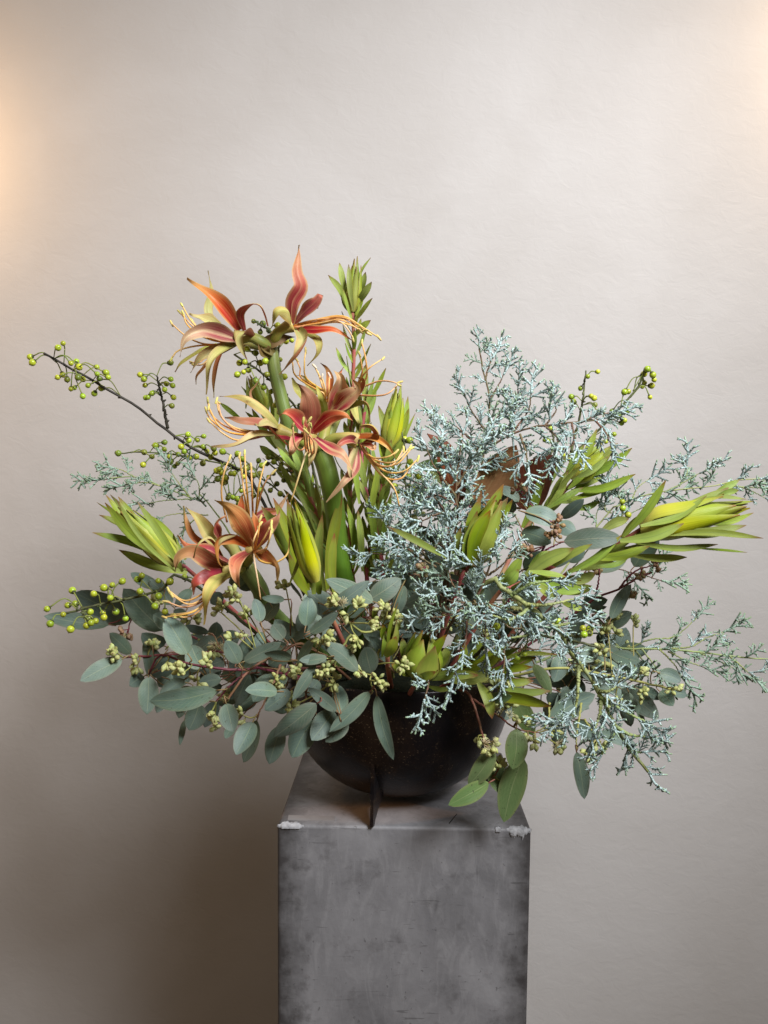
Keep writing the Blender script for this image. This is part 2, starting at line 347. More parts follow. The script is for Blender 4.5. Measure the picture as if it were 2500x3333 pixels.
# pedestal concrete: mottled, trowel strokes, worn dark arrises, a paler patch and hairline marks
m = NT('pedestal_concrete'); tc = m.add('ShaderNodeTexCoord').outputs['Object']
n1 = m.noise(tc, 7, 6, .62, .4); n2 = m.noise(tc, 34, 5, .65); n3 = m.noise(m.mapping(tc, (55, 40, 16), rot=(0, R(52), 0)), 1, 5, .62, 1.6)
n4 = m.noise(tc, 140, 3, .6)
col = m.ramp(n1, [(.26, (.090,.089,.093)), (.46, (.165,.163,.170)), (.68, (.245,.243,.252))])
col = m.mix(m.math('MULTIPLY', m.ramp(n3, [(.48, 0), (.66, 1)]), .42), col, (.26,.258,.265))
col = m.mix(m.math('MULTIPLY', m.ramp(n2, [(.56, 0), (.74, 1)]), .45), col, (.045,.04,.04))
col = m.mix(m.math('MULTIPLY', m.ramp(n4, [(.66, 0), (.72, 1)]), .5), col, (.03,.028,.027))
sc1 = m.noise(m.mapping(tc, (24, 24, 300), rot=(0, R(50), 0)), 1, 2, .5, 1.5); sc2 = m.noise(m.mapping(tc, (22, 22, 340), rot=(0, R(-60), 0)), 1, 2, .5, .6)
col = m.mix(m.math('MULTIPLY', m.ramp(sc1, [(.72, 0), (.75, 1)]), .22), col, (.30,.295,.30))
col = m.mix(m.math('MULTIPLY', m.ramp(sc2, [(.70, 0), (.73, 1)]), .45), col, (.04,.038,.038))
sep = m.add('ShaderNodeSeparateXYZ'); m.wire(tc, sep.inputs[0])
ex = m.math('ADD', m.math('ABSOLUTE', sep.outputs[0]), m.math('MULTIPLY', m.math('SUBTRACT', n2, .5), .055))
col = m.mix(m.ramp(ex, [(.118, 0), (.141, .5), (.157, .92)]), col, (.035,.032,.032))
m.wire(col, m.p.inputs['Base Color'])
m.wire(m.ramp(n1, [(.3, .62), (.7, .44)]), m.p.inputs['Roughness']); m.p.inputs['Specular IOR Level'].default_value = .4
m.wire(m.bump(n4, .18, .0015, m.bump(n3, .12, .002)), m.p.inputs['Normal']); M['ped'] = m.mat
M['chip'] = simple('chip_plaster', (.42,.42,.435), (.24,.24,.25), 120, .75, .2, .8, .05, bd=.004)
M['patch'] = simple('patch_pale', (.21,.205,.205), (.17,.165,.165), 40, .6, .3, .2, .02)
M['crack'] = simple('crack_dark', (.02,.018,.017), (.03,.028,.027), 80, .8, .1, .1, .02)
# blackened metal
m = NT('bowl_black_metal'); tc = m.add('ShaderNodeTexCoord').outputs['Object']
n1 = m.noise(tc, 14, 6, .65, .6); n2 = m.noise(m.mapping(tc, (60, 60, 500)), 1, 4, .7); n3 = m.noise(tc, 420, 3, .7)
col = m.ramp(n1, [(.36, (.008,.008,.011)), (.50, (.013,.010,.011)), (.62, (.028,.017,.012)), (.78, (.044,.027,.016))])
sc = m.math('MULTIPLY', m.ramp(m.math('MULTIPLY', n3, m.math('ADD', n2, .35)), [(.54, 0), (.60, 1)]), m.ramp(n1, [(.42, 0), (.56, 1)]))
col = m.mix(m.math('MULTIPLY', sc, .85), col, (.26,.19,.12))
m.wire(col, m.p.inputs['Base Color']); m.p.inputs['Metallic'].default_value = .45; m.p.inputs['Specular IOR Level'].default_value = .4
m.wire(m.ramp(n1, [(.3, .27), (.7, .46)]), m.p.inputs['Roughness'])
m.wire(m.bump(n3, .22, .0008, m.bump(n1, .2, .004)), m.p.inputs['Normal']); M['bowl'] = m.mat
m = NT('bowl_bronze_underside'); tc = m.add('ShaderNodeTexCoord').outputs['Object']
m.wire(m.ramp(m.noise(tc, 30, 5), [(.3, (.10,.045,.015)), (.7, (.32,.15,.05))]), m.p.inputs['Base Color']); m.p.inputs['Metallic'].default_value = .8; m.p.inputs['Roughness'].default_value = .4
M['bronze'] = m.mat
M['foam'] = simple('floral_foam_dark', (.012,.016,.010), (.02,.022,.014), 90, .9, .1, .8, bd=.006)

# ---------------------------------------------------------------- structure: wall, floor
WALL_Y = 0.46
b = MB()
nx, nz = 60, 60
for i in range(nx+1):
    for k in range(nz+1):
        x = -4+8*i/nx; z = 3.6*k/nz
        b.v.append(Vector((x, WALL_Y, z))); b.uv.append((i/nx, k/nz))
for i in range(nx):
    for k in range(nz):
        a = i*(nz+1)+k; b.f.append((a, a+nz+1, a+nz+2, a+1)); b.m.append(0)
o = b.obj('wall', [M['wall']]); o['kind'] = 'structure'
b = MB()
for x, y in ((-4,-3.5),(4,-3.5),(4,WALL_Y-.002),(-4,WALL_Y-.002)): b.v.append(Vector((x,y,0))); b.uv.append((x,y))
b.f.append((0,1,2,3)); b.m.append(0)
o = b.obj('floor', [M['floor']]); o['kind'] = 'structure'

# ---------------------------------------------------------------- pedestal
PX = 0.0083; PT = 0.9905; PY = 0.0275
ped = thing('pedestal', 'tall dark mottled concrete pedestal with chipped pale corners under the bowl', 'pedestal', (PX, PY, 0))
ped.rotation_euler = (0, 0, R(-1.0))
import bmesh
bm = bmesh.new()
for (hw, z) in ((.151, .002), (.157, PT)):
    for sx, sy in ((-1,-1),(1,-1),(1,1),(-1,1)): bm.verts.new((sx*hw, sy*hw, z))
bm.verts.ensure_lookup_table(); V = bm.verts
for f in ((3,2,1,0),(4,5,6,7),(0,1,5,4),(1,2,6,5),(2,3,7,6),(3,0,4,7)): bm.faces.new([V[i] for i in f])
bmesh.ops.bevel(bm, geom=list(bm.edges), offset=.0045, segments=3, profile=.6, affect='EDGES')
me = bpy.data.meshes.new('block'); bm.to_mesh(me); bm.free(); me.materials.append(M['ped'])
for p in me.polygons: p.use_smooth = True
o = bpy.data.objects.new('block', me); COL.objects.link(o); o.parent = ped
md = o.modifiers.new('wn', 'WEIGHTED_NORMAL')
rr = random.Random(3)
def chip(x0, x1, wt, wf, y0=-.157):
    """a broken arris filled with pale plaster: a crust lapping over the top front edge"""
    n = 46; mb = MB(); rows = []
    for i in range(n+1):
        t = i/n; x = x0+(x1-x0)*t; e = min(1, 4*t, 3*(1-t))**.8*(.72+.20*math.sin(3+t*17)+.12*math.sin(t*41))
        g = max(0, min(1, 3*e-.3)); a = wt*e*rr.uniform(.78, 1.05); c = wf*e*rr.uniform(.65, 1.1)
        prof = [(-a-.002*g, -.0004+.0006*g), (-a*.7-.001*g, -.0006+.0019*g), (-.0035*g-.001, -.0006+.002*g), (-.001, -.0008+.0012*g), (.0007*g-.0012*(1-g), -.001), (.0016*g-.001*(1-g), -.003-.001*g), (.0015*g-.001*(1-g), -.003-.001*g-c*.7), (.0002*g-.001*(1-g), -.003-.001*g-c)]
        row = []
        for dy, dz in prof:
            row.append(len(mb.v)); mb.v.append(Vector((x, y0-dy, PT+dz+rr.uniform(-.0003,.0003)))); mb.uv.append((t, 0))
        rows.append(row)
    for i in range(n):
        for j in range(len(rows[0])-1):
            mb.f.append((rows[i][j], rows[i][j+1], rows[i+1][j+1], rows[i+1][j])); mb.m.append(0)
    me = mb.mesh('chipped_edge', [M['chip']])
    o = bpy.data.objects.new('chipped_edge', me); COL.objects.link(o); o.parent = ped
chip(-.157, -.123, .012, .0012); chip(.126, .1575, .010, .010); chip(.112, .121, .003, .0004)
def slab(name, pts, z, mat, th=.0008):
    mb = MB(); n = len(pts)
    for zz in (z, z-th):
        for x, y in pts: mb.v.append(Vector((x, y, zz))); mb.uv.append((0, 0))
    mb.f.append(tuple(range(n))); mb.m.append(0)
    for i in range(n): mb.f.append((i, n+i, n+(i+1)%n, (i+1)%n)); mb.m.append(0)
    me = mb.mesh(name, [mat]); 
    for p in me.polygons: p.use_smooth = False
    o = bpy.data.objects.new(name, me); COL.objects.link(o); o.parent = ped
slab('pale_patch', [(-.146,-.142),(-.086,-.1425),(-.088,-.127),(-.147,-.125)], PT+.0005, M['patch'])
slab('crack', [(.056,-.144),(.0573,-.1442),(.0685,-.112),(.068,-.1115)], PT+.0004, M['crack'])

# ---------------------------------------------------------------- bowl
RB = .1535; ZR = 1.160; ZC = 1.155; HB = .1615
def bowl_r(z): return RB*(max(1e-6, 1-(max(0, ZC-z)/HB)**2.25))**(1/2.25)
bowl = thing('bowl', 'black patinated metal bowl on fin feet standing on the pedestal', 'bowl', (0, 0, PT))
b = MB(); prof = []
for i in range(25):
    a = -math.pi/2 + math.pi/2*i/24
    zz = ZC+HB*math.sin(a); prof.append((max(.0005, bowl_r(zz)), zz))
prof += [(RB+.0003, ZR+.002), (RB-.0008, ZR+.0042), (RB-.0035, ZR+.0036), (RB-.0045, ZC)]
for i in range(1, 24):
    a = -math.pi/2*i/24
    zz = ZC+(HB-.0045)*math.sin(a); prof.append((max(.0005, bowl_r(ZC+HB*math.sin(a))-.0045), zz))
b.lathe(prof, Vector((0,0,0)), Vector((0,0,1)), 96)
b.obj('shell', [M['bowl']], bowl)
def fin(ang):
    mb = MB(); d = Vector((math.cos(ang), math.sin(ang), 0)); s = Vector((-d.y, d.x, 0))
    outer = []; inner = []; n = 18
    for i in range(n+1):
        t = i/n
        z = PT+.0006 + t*.100
        outer.append((.1375 - .002*t, z))
        k = min(1, t/.30); zi = PT+.0006+.030*k
        inner.append((.1310 - .064*k**1.6, zi) if t < .30 else (.067-.01*(t-.3), zi+.04*(t-.3)))
    th = .0021
    for (ra, za), (rb, zb) in zip(outer, inner):
        for r_, z_ in ((ra, za), (min(rb, ra-.002), zb)):
            for sg in (-1, 1): mb.v.append(d*r_+s*(sg*th)+Vector((0,0,z_))); mb.uv.append((0,0))
    for i in range(n):
        a = i*4; c = a+4
        for q in ((a, a+1, c+1, c), (a+2, c+2, c+3, a+3), (a, c, c+2, a+2), (a+1, a+3, c+3, c+1)): mb.f.append(q); mb.m.append(0)
    mb.f.append((0,2,3,1)); mb.m.append(0); mb.f.append((n*4, n*4+1, n*4+3, n*4+2)); mb.m.append(0)
    o = mb.obj('fin_foot', [M['bowl']], bowl)
    for p in o.data.polygons: p.use_smooth = False
for a in (-104.5, 16, 136): fin(R(a))
b = MB(); b.lathe([(.0005,1.176),(.06,1.174),(.11,1.164),(.1475,1.148),(.1475,1.13)], Vector((0,0,0)), Vector((0,0,1)), 40)
o = b.obj('floral_foam', [M['foam']]); o['label'] = 'dark wet floral foam filling the black bowl below the leaves'; o['category'] = 'floral foam'

# ---------------------------------------------------------------- profiles
def p_petal(t): return (.40+.60*math.sin(min(1, t/.42)*math.pi/2)) * (1 if t < .42 else max(.03, max(0, 1-((t-.42)/.58)**1.35)**1.1)) 
def p_lance(t): return max(.04, (math.sin(math.pi*min(1, (t*.92+.06)))**.75)*(1-.15*t))
def p_leuc(t): return max(.06, (.35+.65*math.sin(min(1, t/.55)*math.pi/2))*(1 if t < .6 else max(.0, 1-((t-.6)/.4)**2.2)))
def p_oval(t): return max(.02, math.sin(math.pi*t**.88)**.62)
def p_bract(t): return max(.05, (.55+.45*math.sin(min(1, t/.35)*math.pi/2))*(1 if t < .35 else max(0, 1-((t-.35)/.65)**1.7)))
def p_mag(t): return max(.03, math.sin(math.pi*t**.8)**.7)
TOCAM = Vector((0,-1,.25)).normalized()
BOWLIN = Vector((0, 0, 1.13))

# ---------------------------------------------------------------- amaryllis
AG = 'amaryllis stems in the bowl'
def anther(mb, p, d, mi, L=.010, r=.0016):
    d = d.normalized()
    mb.lathe([(.0003,-L/2),(r*.8,-L*.4),(r,0),(r*.8,L*.4),(.0003,L/2)], p, d, 6, mi)
def flower(root, r, dep, tube, petals, stamens, seed, style=None, amat='anther'):
    """tube: control points from stalk to throat; petals: (points, width, look, bulge, twist); stamens: point lists"""
    q = random.Random(seed)
    mb = MB(); tp = [rp(r, x, y, dep+dd) for x, y, dd in tube]
    mb.tube(spline(tp, 12), lambda t: .0042+.0045*math.sin(math.pi*min(1, t*1.6))*(1-t)+.0065*t*t, 10)
    fl = mb.obj('flower', [M['tube']], root)
    for pts, w, look, bulge, tw in petals:
        n = len(pts)
        P = []
        for i, p in enumerate(pts):
            t = i/(n-1)
            P.append(rp(r, p[0], p[1], dep + (p[2] if len(p) > 2 else bulge*math.sin(t*2.3))))
        nrm = (TOCAM + q.uniform(-.35,.35)*Vector((1,0,0)) + q.uniform(-.2,.45)*Vector((0,0,1))).normalized()
        back = {'coral':'pale','orange':'pale','pale':'coral','green':'brown','brown':'green','crimson':'coral','pink':'pale'}[look]
        mb = MB()
        mb.blade(P, mlen(r, w, dep)/2*.82, nrm, p_petal, cup=q.uniform(.22,.5), nu=8, nv=22, th=.0005, twist=tw*1.35, wave=.24, ph=q.uniform(0,6), front=0, back=1, fold=q.choice((-.35,.25,.4)))
        mb.obj('petal', [M[look], M[back]], fl)
    for k, pts in enumerate(stamens):
        n = len(pts); am = amat
        P = [rp(r, p[0], p[1], dep + (p[2] if len(p) > 2 else -.035*math.sin(i/(n-1)*2.2)+q.uniform(-.008,.008))) for i, p in enumerate(pts)]
        C = spline(P, 16); mb = MB()
        mb.tube(C, lambda t: .0014-.0005*t, 6, 0)
        dd = (C[-1]-C[-2]).normalized()
        anther(mb, C[-1], (dd+rv(q)*.5), 1)
        mb.obj('stamen', [M['filament'], M[am]], fl)
    if style:
        n = len(style)
        C = spline([rp(r, p[0], p[1], dep-.04*math.sin(i/(n-1)*2)) for i, p in enumerate(style)], 18); mb = MB()
        mb.tube(C, lambda t: .0013-.0004*t, 6); mb.obj('pistil', [M['style']], fl)
    return fl
def stalk(root, pts, r0, r1):
    C = spline([BOWLIN+Vector((pts[-1].x*.3, pts[-1].y*.3, 0))] + pts[::-1], 40); mb = MB()
    mb.tube(C, lambda t: r0+(r1-r0)*t, 16); return mb.obj('stalk', [M['stalk']], root)
base = Vector((0,0,1.13))

A = thing('amaryllis', 'tallest amaryllis stem, its coral open flowers topping the whole arrangement', 'amaryllis', (-.11,-.03,1.13), AG)
dA = -.03
stalk(A, [rp(1,705,700,dA), rp(1,728,850,dA), rp(1,765,1000,dA), rp(1,805,1150,dA), rp(1,855,1340,dA+.01), rp(1,905,1500,dA+.02), rp(1,945,1659,dA+.02)], .0125, .0085)
mb = MB()
mb.blade([rp(1,720,740,dA-.012), rp(1,670,690,dA-.018), rp(1,740,650,dA-.015), rp(1,850,640,dA)], .009, TOCAM, p_petal, cup=.5, wave=.3, ph=1, th=.0004, nv=14)
mb.blade([rp(1,690,760,dA-.012), rp(1,660,720,dA-.02), rp(1,655,680,dA-.018), rp(1,700,655,dA-.01)], .008, TOCAM, p_petal, cup=.6, wave=.3, ph=3, th=.0004, nv=14)
mb.obj('spathe', [M['spathe']], A)
flower(A, 1, dA-.02, [(700,700,.01),(640,665,0),(580,640,0),(490,645,0)], [
 ([(515,600),(430,480),(330,380),(200,288)],118,'orange',-.02,.3),
 ([(505,655,0),(400,620,-.03),(290,600,-.05),(190,650,-.06),(158,760,-.055)],120,'pink',-.04,-.3),
 ([(495,680),(390,715),(285,765),(220,855)],88,'pale',-.03,.2),
 ([(485,690),(400,725),(335,810),(316,985)],70,'green',-.045,.3),
 ([(545,600),(520,500),(570,448),(640,455),(688,575)],72,'coral',-.03,.5),
 ([(600,640,0),(545,615,-.03),(515,660,-.04),(562,775,-.035)],92,'green',-.03,0)],
 [[(480,670),(350,640),(240,560),(168,445)],[(470,675),(330,650),(220,560),(158,492)],[(470,680),(300,640),(205,570),(178,500)],
  [(460,685),(300,680),(190,630),(108,558)],[(440,690),(280,690),(150,720),(108,770)],[(470,660),(380,660),(290,610),(230,540)]], 11)
flower(A, 1, dA+.03, [(690,700,.0),(600,680,0),(500,660,.0),(430,640,.0)], [
 ([(390,600),(330,490),(345,370),(328,240)],66,'green',.01,.7),
 ([(400,570),(310,535),(215,500)],92,'pale',.0,.2),
 ([(420,700),(380,800),(365,880),(362,1005)],44,'brown',.0,.4),
 ([(380,680),(240,740),(170,790),(130,850)],60,'green',-.01,.3),
 ([(380,720),(300,820),(260,870),(255,925)],36,'brown',.0,.2),
 ([(360,690),(280,770),(235,795),(215,800)],40,'pink',.0,.0)],
 [[(360,700),(280,790),(225,790)],[(370,710),(300,800),(235,805)]], 12)
flower(A, 1, dA-.015, [(705,690,.01),(740,620,0),(780,590,0),(835,565,0)], [
 ([(828,560),(835,430),(885,335),(862,240),(870,88)],120,'coral',-.02,.9),
 ([(845,555),(915,480),(975,425),(1000,385),(985,470)],104,'coral',-.03,.2),
 ([(825,575),(800,495),(740,490),(712,570)],100,'coral',-.04,-.2),
 ([(845,590),(960,595),(1080,595),(1195,662)],68,'coral',-.035,.3),
 ([(855,580),(900,650),(860,745),(752,862)],96,'pale',-.045,.5),
 ([(900,610),(980,650),(990,730),(920,812)],60,'green',-.03,.3)],
 [[(835,575),(1000,530),(1140,515),(1260,585),(1352,643)],[(840,580),(1000,545),(1130,525),(1230,570),(1290,620)],[(840,580),(1010,555),(1120,535),(1200,575),(1245,605)],
  [(840,585),(990,560),(1110,545),(1170,600),(1195,650)],[(838,570),(980,535),(1150,530),(1240,600),(1275,600)],[(840,585),(960,572),(1080,550),(1170,565),(1230,590)],
  [(838,580),(970,550),(1080,520),(1180,535),(1250,580)]], 13)

B = thing('amaryllis', 'middle amaryllis stem on the thick green stalk, one red flower facing straight out', 'amaryllis', (-.05,-.06,1.13), AG)
dB = -.09
stalk(B, [rp(1,985,1290,dB), rp(1,1030,1400,dB), rp(1,1060,1520,dB), rp(1,1085,1659,dB+.01), rp(4,165,1100,dB+.02), rp(4,205,1320,dB+.03)], .0125, .0128)
flower(B, 1, dB-.055, [(985,1300,.045),(970,1290,.03),(950,1250,.015),(935,1215,0)], [
 ([(935,1215),(945,1070),(915,980),(858,915)],168,'brown',-.01,.2),
 ([(925,1215),(850,1130),(790,1095),(752,1110)],125,'coral',-.03,.2),
 ([(950,1210),(1060,1120),(1150,1110),(1192,1140)],112,'coral',-.03,-.2),
 ([(920,1230),(860,1265),(835,1320),(822,1352)],112,'pink',-.03,.2),
 ([(955,1235),(1060,1310),(1140,1350),(1202,1460)],98,'pink',-.03,.3),
 ([(940,1240),(948,1300),(945,1370),(930,1425)],82,'pale',-.03,.0)],
 [[(935,1230,0),(895,1315,-.03),(848,1290,-.05),(835,1172,-.06)],[(935,1230,0),(915,1320,-.03),(905,1240,-.05),(898,1142,-.06)],[(938,1230,0),(935,1330,-.03),(920,1260,-.05),(935,1137,-.06)],
  [(940,1230,0),(950,1345,-.03),(935,1260,-.05),(943,1172,-.06)],[(942,1230,0),(960,1335,-.03),(960,1270,-.05),(915,1205,-.06)],[(935,1235,0),(925,1300,-.03),(910,1260,-.04),(912,1190,-.05)]], 21,
 style=[(935,1240),(918,1320),(870,1480),(825,1625)])
flower(B, 1, dB-.01, [(975,1300,.02),(900,1270,.01),(820,1230,0),(745,1205,0)], [
 ([(750,1180),(650,1075),(540,1008),(395,995)],70,'pale',-.02,.2),
 ([(745,1195),(620,1150),(520,1138),(428,1125)],98,'brown',-.03,.3),
 ([(750,1220),(610,1235),(490,1285),(348,1300)],80,'pale',-.04,.2),
 ([(760,1200),(690,1150),(630,1170),(612,1155)],74,'pale',-.035,.2),
 ([(700,1130),(600,1030),(580,970),(610,930),(645,875)],26,'brown',0,.8),
 ([(850,1250),(760,1240),(705,1190),(760,1250),(805,1290)],60,'crimson',-.04,.2)],
 [[(700,1215),(560,1215),(440,1180),(345,1100),(325,1020)],[(700,1210),(560,1200),(470,1175),(400,1110),(377,1020)],[(700,1220),(560,1225),(440,1205),(340,1130),(315,1078)],
  [(700,1212),(560,1210),(480,1190),(410,1120),(388,1032)],[(700,1225),(520,1260),(420,1220),(330,1140)],[(700,1215),(520,1225),(400,1180),(330,1060)]], 22)
flower(B, 1, dB+.04, [(1000,1320,-.02),(1020,1240,-.01),(1040,1150,0),(1055,1080,0)], [
 ([(1060,1090),(1110,980),(1125,890),(1080,838)],122,'pink',-.02,.2),
 ([(1075,1090),(1160,1010),(1225,950),(1195,895)],140,'pink',-.03,.2),
 ([(1035,1110),(1005,1010),(970,915)],64,'green',-.04,.2),
 ([(1000,1120),(910,1010),(860,950),(828,885)],112,'green',.01,.2),
 ([(1120,1090),(1210,1035),(1280,1040),(1300,1150)],52,'green',-.03,.6),
 ([(1050,1000),(1060,900),(1040,830),(1000,795)],60,'brown',.02,.2)],
 [[(1035,1060),(1010,930),(985,850)],[(1035,1060),(1005,900),(965,815)],[(1040,1060),(1050,960),(1055,870)],[(1030,1050),(1020,980),(985,960)],[(1035,1060),(1030,960),(1010,880)]], 23, amat='anther_white')
flower(B, 1, dB+.07, [(1010,1320,-.03),(1060,1200,-.02),(1120,1080,0),(1180,1000,0)], [
 ([(1190,1000),(1205,1080),(1225,1140),(1242,1180)],56,'green',-.03,.3),
 ([(1180,1000),(1130,930),(1110,870),(1140,820)],70,'coral',-.02,.2),
 ([(1180,1010),(1250,960),(1260,900),(1200,880)],80,'coral',-.02,.2),
 ([(1175,1000),(960,960),(900,880),(850,870)],60,'green',.01,.2)],
 [[(1220,970),(1278,880),(1272,770),(1250,672)],[(1225,955),(1252,850),(1235,742)],[(1215,930),(1290,830),(1378,768)],[(1230,950),(1350,905),(1440,910),(1475,930)],[(1220,990),(1390,985),(1478,910)],
  [(1050,980),(890,890),(880,830),(855,772)],[(1050,980),(920,890),(905,800),(912,720)],[(1040,990),(860,880),(835,800),(832,780)]], 24)
flower(B, 1, dB-.03, [(1010,1300,.02),(1080,1255,.01),(1150,1245,0),(1225,1265,0)], [
 ([(1175,1245),(1300,1238),(1400,1290),(1458,1378)],60,'orange',-.02,.3),
 ([(1260,1280),(1340,1230),(1310,1172),(1250,1175),(1240,1225)],60,'pink',-.03,.4),
 ([(1235,1270),(1170,1255),(1110,1290),(1092,1360)],62,'coral',-.03,.3),
 ([(1220,1290),(1205,1430),(1130,1520),(1038,1632)],80,'pink',-.03,.3),
 ([(1225,1290),(1185,1390),(1180,1450),(1197,1520)],56,'pale',-.03,.4),
 ([(1240,1280),(1290,1290),(1325,1310),(1330,1250)],50,'pink',-.02,.2)],
 [[(1240,1285),(1330,1395),(1430,1410),(1500,1312)],[(1240,1290),(1340,1410),(1460,1400),(1545,1310)],[(1245,1300),(1380,1440),(1500,1445),(1587,1370)],[(1245,1305),(1370,1470),(1480,1490),(1540,1420)],
  [(1240,1280),(1320,1370),(1440,1390),(1540,1300)],[(1240,1285),(1310,1360),(1400,1360),(1455,1330)]], 25, style=[(1240,1290),(1340,1430),(1440,1540),(1475,1655)])

Cc = thing('amaryllis', 'low amaryllis with orange flowers leaning out over the eucalyptus on the left', 'amaryllis', (-.12,-.08,1.13), AG)
dC = -.19
stalk(Cc, [rp(3,1150,560,dC+.035), rp(3,1230,680,dC+.06), rp(3,1330,850,dC+.09)], .011, .0105)
flower(Cc, 3, dC, [(1150,560,.03),(1170,530,.02),(1190,500,.01),(1205,475,0)], [
 ([(1200,460),(1140,335),(1070,255),(995,210)],150,'orange',-.02,.2),
 ([(1215,450),(1212,350),(1200,270)],92,'orange',.0,.1),
 ([(1180,465),(1090,415),(1010,440),(1010,540),(1040,580)],74,'brown',-.035,.4),
 ([(1190,490),(1115,535),(1105,610),(1131,692)],96,'orange',-.04,.2),
 ([(1220,490),(1285,520),(1325,570),(1336,648)],84,'orange',-.04,.3),
 ([(1220,460),(1280,370),(1330,310),(1345,265)],96,'orange',-.02,.2)],
 [[(1205,490),(1225,410),(1240,312)],[(1208,490),(1260,420),(1300,338)],[(1208,495),(1240,540),(1310,552),(1385,505),(1400,400)],[(1205,490),(1200,440),(1238,345)],[(1210,495),(1270,470),(1303,380)],[(1210,500),(1260,490),(1290,420),(1300,360)]], 31,
 style=[(1205,490),(1208,540),(1225,640),(1241,748)])
flower(Cc, 3, dC+.01, [(1150,570,.02),(1120,580,.01),(1090,590,0),(1050,595,0)], [
 ([(1060,585),(960,540),(870,490),(800,520),(782,600)],112,'orange',-.03,.3),
 ([(1075,600),(960,620),(885,660),(878,725)],100,'crimson',-.03,.2),
 ([(1090,595),(1000,650),(950,740),(934,886)],92,'pale',-.045,.3),
 ([(1060,570),(980,490),(890,470),(835,450),(792,400)],80,'coral',-.01,.2),
 ([(1080,550),(1010,500),(1020,430),(1125,398)],66,'brown',-.04,.5),
 ([(1040,520),(970,415),(905,450),(880,525)],44,'orange',-.05,.3)],
 [[(1000,650),(930,740),(850,775),(760,722)],[(1000,660),(930,755),(830,790),(732,760)],[(1000,665),(925,780),(850,825),(722,845)],[(1000,665),(920,800),(850,842),(795,842)],[(1000,650),(925,720),(830,755),(745,700)],[(1000,660),(930,770),(870,815),(770,830)]], 32)
flower(Cc, 3, dC+.06, [(1150,580,-.01),(1120,530,0),(1090,470,0),(1060,420,0)], [
 ([(1000,460),(950,380),(900,310),(838,248)],96,'pale',-.02,.2),
 ([(980,480),(880,420),(835,330),(825,243)],66,'brown',-.02,.5),
 ([(1020,420),(1000,340),(1055,295)],60,'coral',-.02,.2),
 ([(1180,330),(1260,280),(1330,265),(1395,170)],56,'pink',0,.3),
 ([(1130,350),(1135,260),(1140,180)],70,'coral',0,.1),
 ([(1240,350),(1300,290),(1345,265)],80,'orange',0,.2)],
 [[(1170,300),(1150,150),(1128,-30)],[(1180,300),(1165,120),(1155,-40)],[(1200,300),(1195,150),(1190,30)],[(1215,300),(1230,150),(1262,15)],[(1210,300),(1260,130),(1312,60)],[(1180,300),(1155,180),(1140,60)],
  [(1060,330),(1030,180),(1045,60),(1075,-15)]], 33)

# ---------------------------------------------------------------- conebush (leucadendron-like) stems
CG = 'conebush stems with yellow green bracts'
def conebush(label, r, stem, cone, leaves=(), nrand=14, L=.062, W=.0105, seed=1, lm='cleaf', bm='bract', rc=.013, t0=.35, sm='cstem', nb=11, spread=1.0):
    """stem: (x, y, depth) control points; cone: base and tip (x, y, depth); leaves: (bx, by, tx, ty, width, depth0, depth1)"""
    q = random.Random(seed)
    P = [rp(r, *p) for p in stem]
    st = thing('conebush_stem', label, 'conebush', P[0].copy(), CG)
    root = Vector((P[0].x*.35, P[0].y*.35, 1.12))
    C = spline([root]+P, 40); mb = MB(); mb.tube(C, lambda t: .0035-.001*t, 8); mb.obj('stem', [M[sm]], st)
    C2 = spline(P, 60); ga = 0
    for i in range(nrand):
        t = t0+(1-t0)*(i+.5)/nrand
        k = int(t*60); p = C2[k]; T = (C2[min(60,k+1)]-C2[max(0,k-1)]).normalized()
        ga += 2.4+q.uniform(-.3,.3)
        N = Quaternion(T, ga) @ T.orthogonal().normalized()
        a = spread*q.uniform(.35,.75); l = L*q.uniform(.7,1.15)
        d0 = (T*math.cos(a)+N*math.sin(a)).normalized()
        d1 = (T*math.cos(a*.6)+N*math.sin(a*.6)+Vector((0,0,-.1*q.random()))).normalized()
        mb = MB()
        nr = (T*.5-N).normalized()
        if q.random() < .75: nr = (nr*.6+TOCAM*1.2).normalized()
        mb.blade([p, p+d0*l*.5, p+d0*l*.5+d1*l*.5], W*q.uniform(.85,1.15)/2, nr, p_leuc, cup=.25, nu=4, nv=8, twist=q.uniform(-.5,.5), th=.0004)
        mb.obj('leaf', [M[lm]], st)
    for lf in leaves:
        bx, by, tx, ty, w, y0, y1 = lf
        a = rp(r, bx, by, y0); c = rp(r, tx, ty, y1); mid = a.lerp(c, .5)+ (c-a).cross(TOCAM)*q.uniform(-.10,.10)+Vector((0,-.004,0))
        mb = MB()
        nr = (TOCAM+rv(q)*.35).normalized()
        mb.blade([a, mid, c], mlen(r, w, y0)/2, nr, p_leuc, cup=.3, nu=4, nv=10, twist=q.uniform(-.4,.4), th=.0004)
        mb.obj('leaf', [M[lm]], st)
    if cone:
        a = rp(r, *cone[0]); c = rp(r, *cone[1]); ax = c-a; l = ax.length; ax.normalize()
        for i in range(nb):
            ring = i/nb
            ang = i*2.4; N = Quaternion(ax, ang) @ ax.orthogonal().normalized()
            ll = l*(1.0-.18*ring*q.uniform(.6,1.2)) if i > 2 else l*q.uniform(.96,1.04)
            ro = rc*(.55+.55*ring)
            fl = .25 if i < nb*.6 else .55
            pts = [a+N*ro*.35, a+ax*ll*.22+N*ro*.95, a+ax*ll*.6+N*ro*.95, a+ax*ll*q.uniform(.92,1.05)+N*ro*fl*q.uniform(.8,2.0)]
            mb = MB(); mb.blade(pts, rc*(.72 if ring < .6 else .60), N, p_bract, cup=-.45, nu=6, nv=10, th=.0005, wave=.04, ph=i)
            mb.obj('bract', [M[bm]], st)
    return st
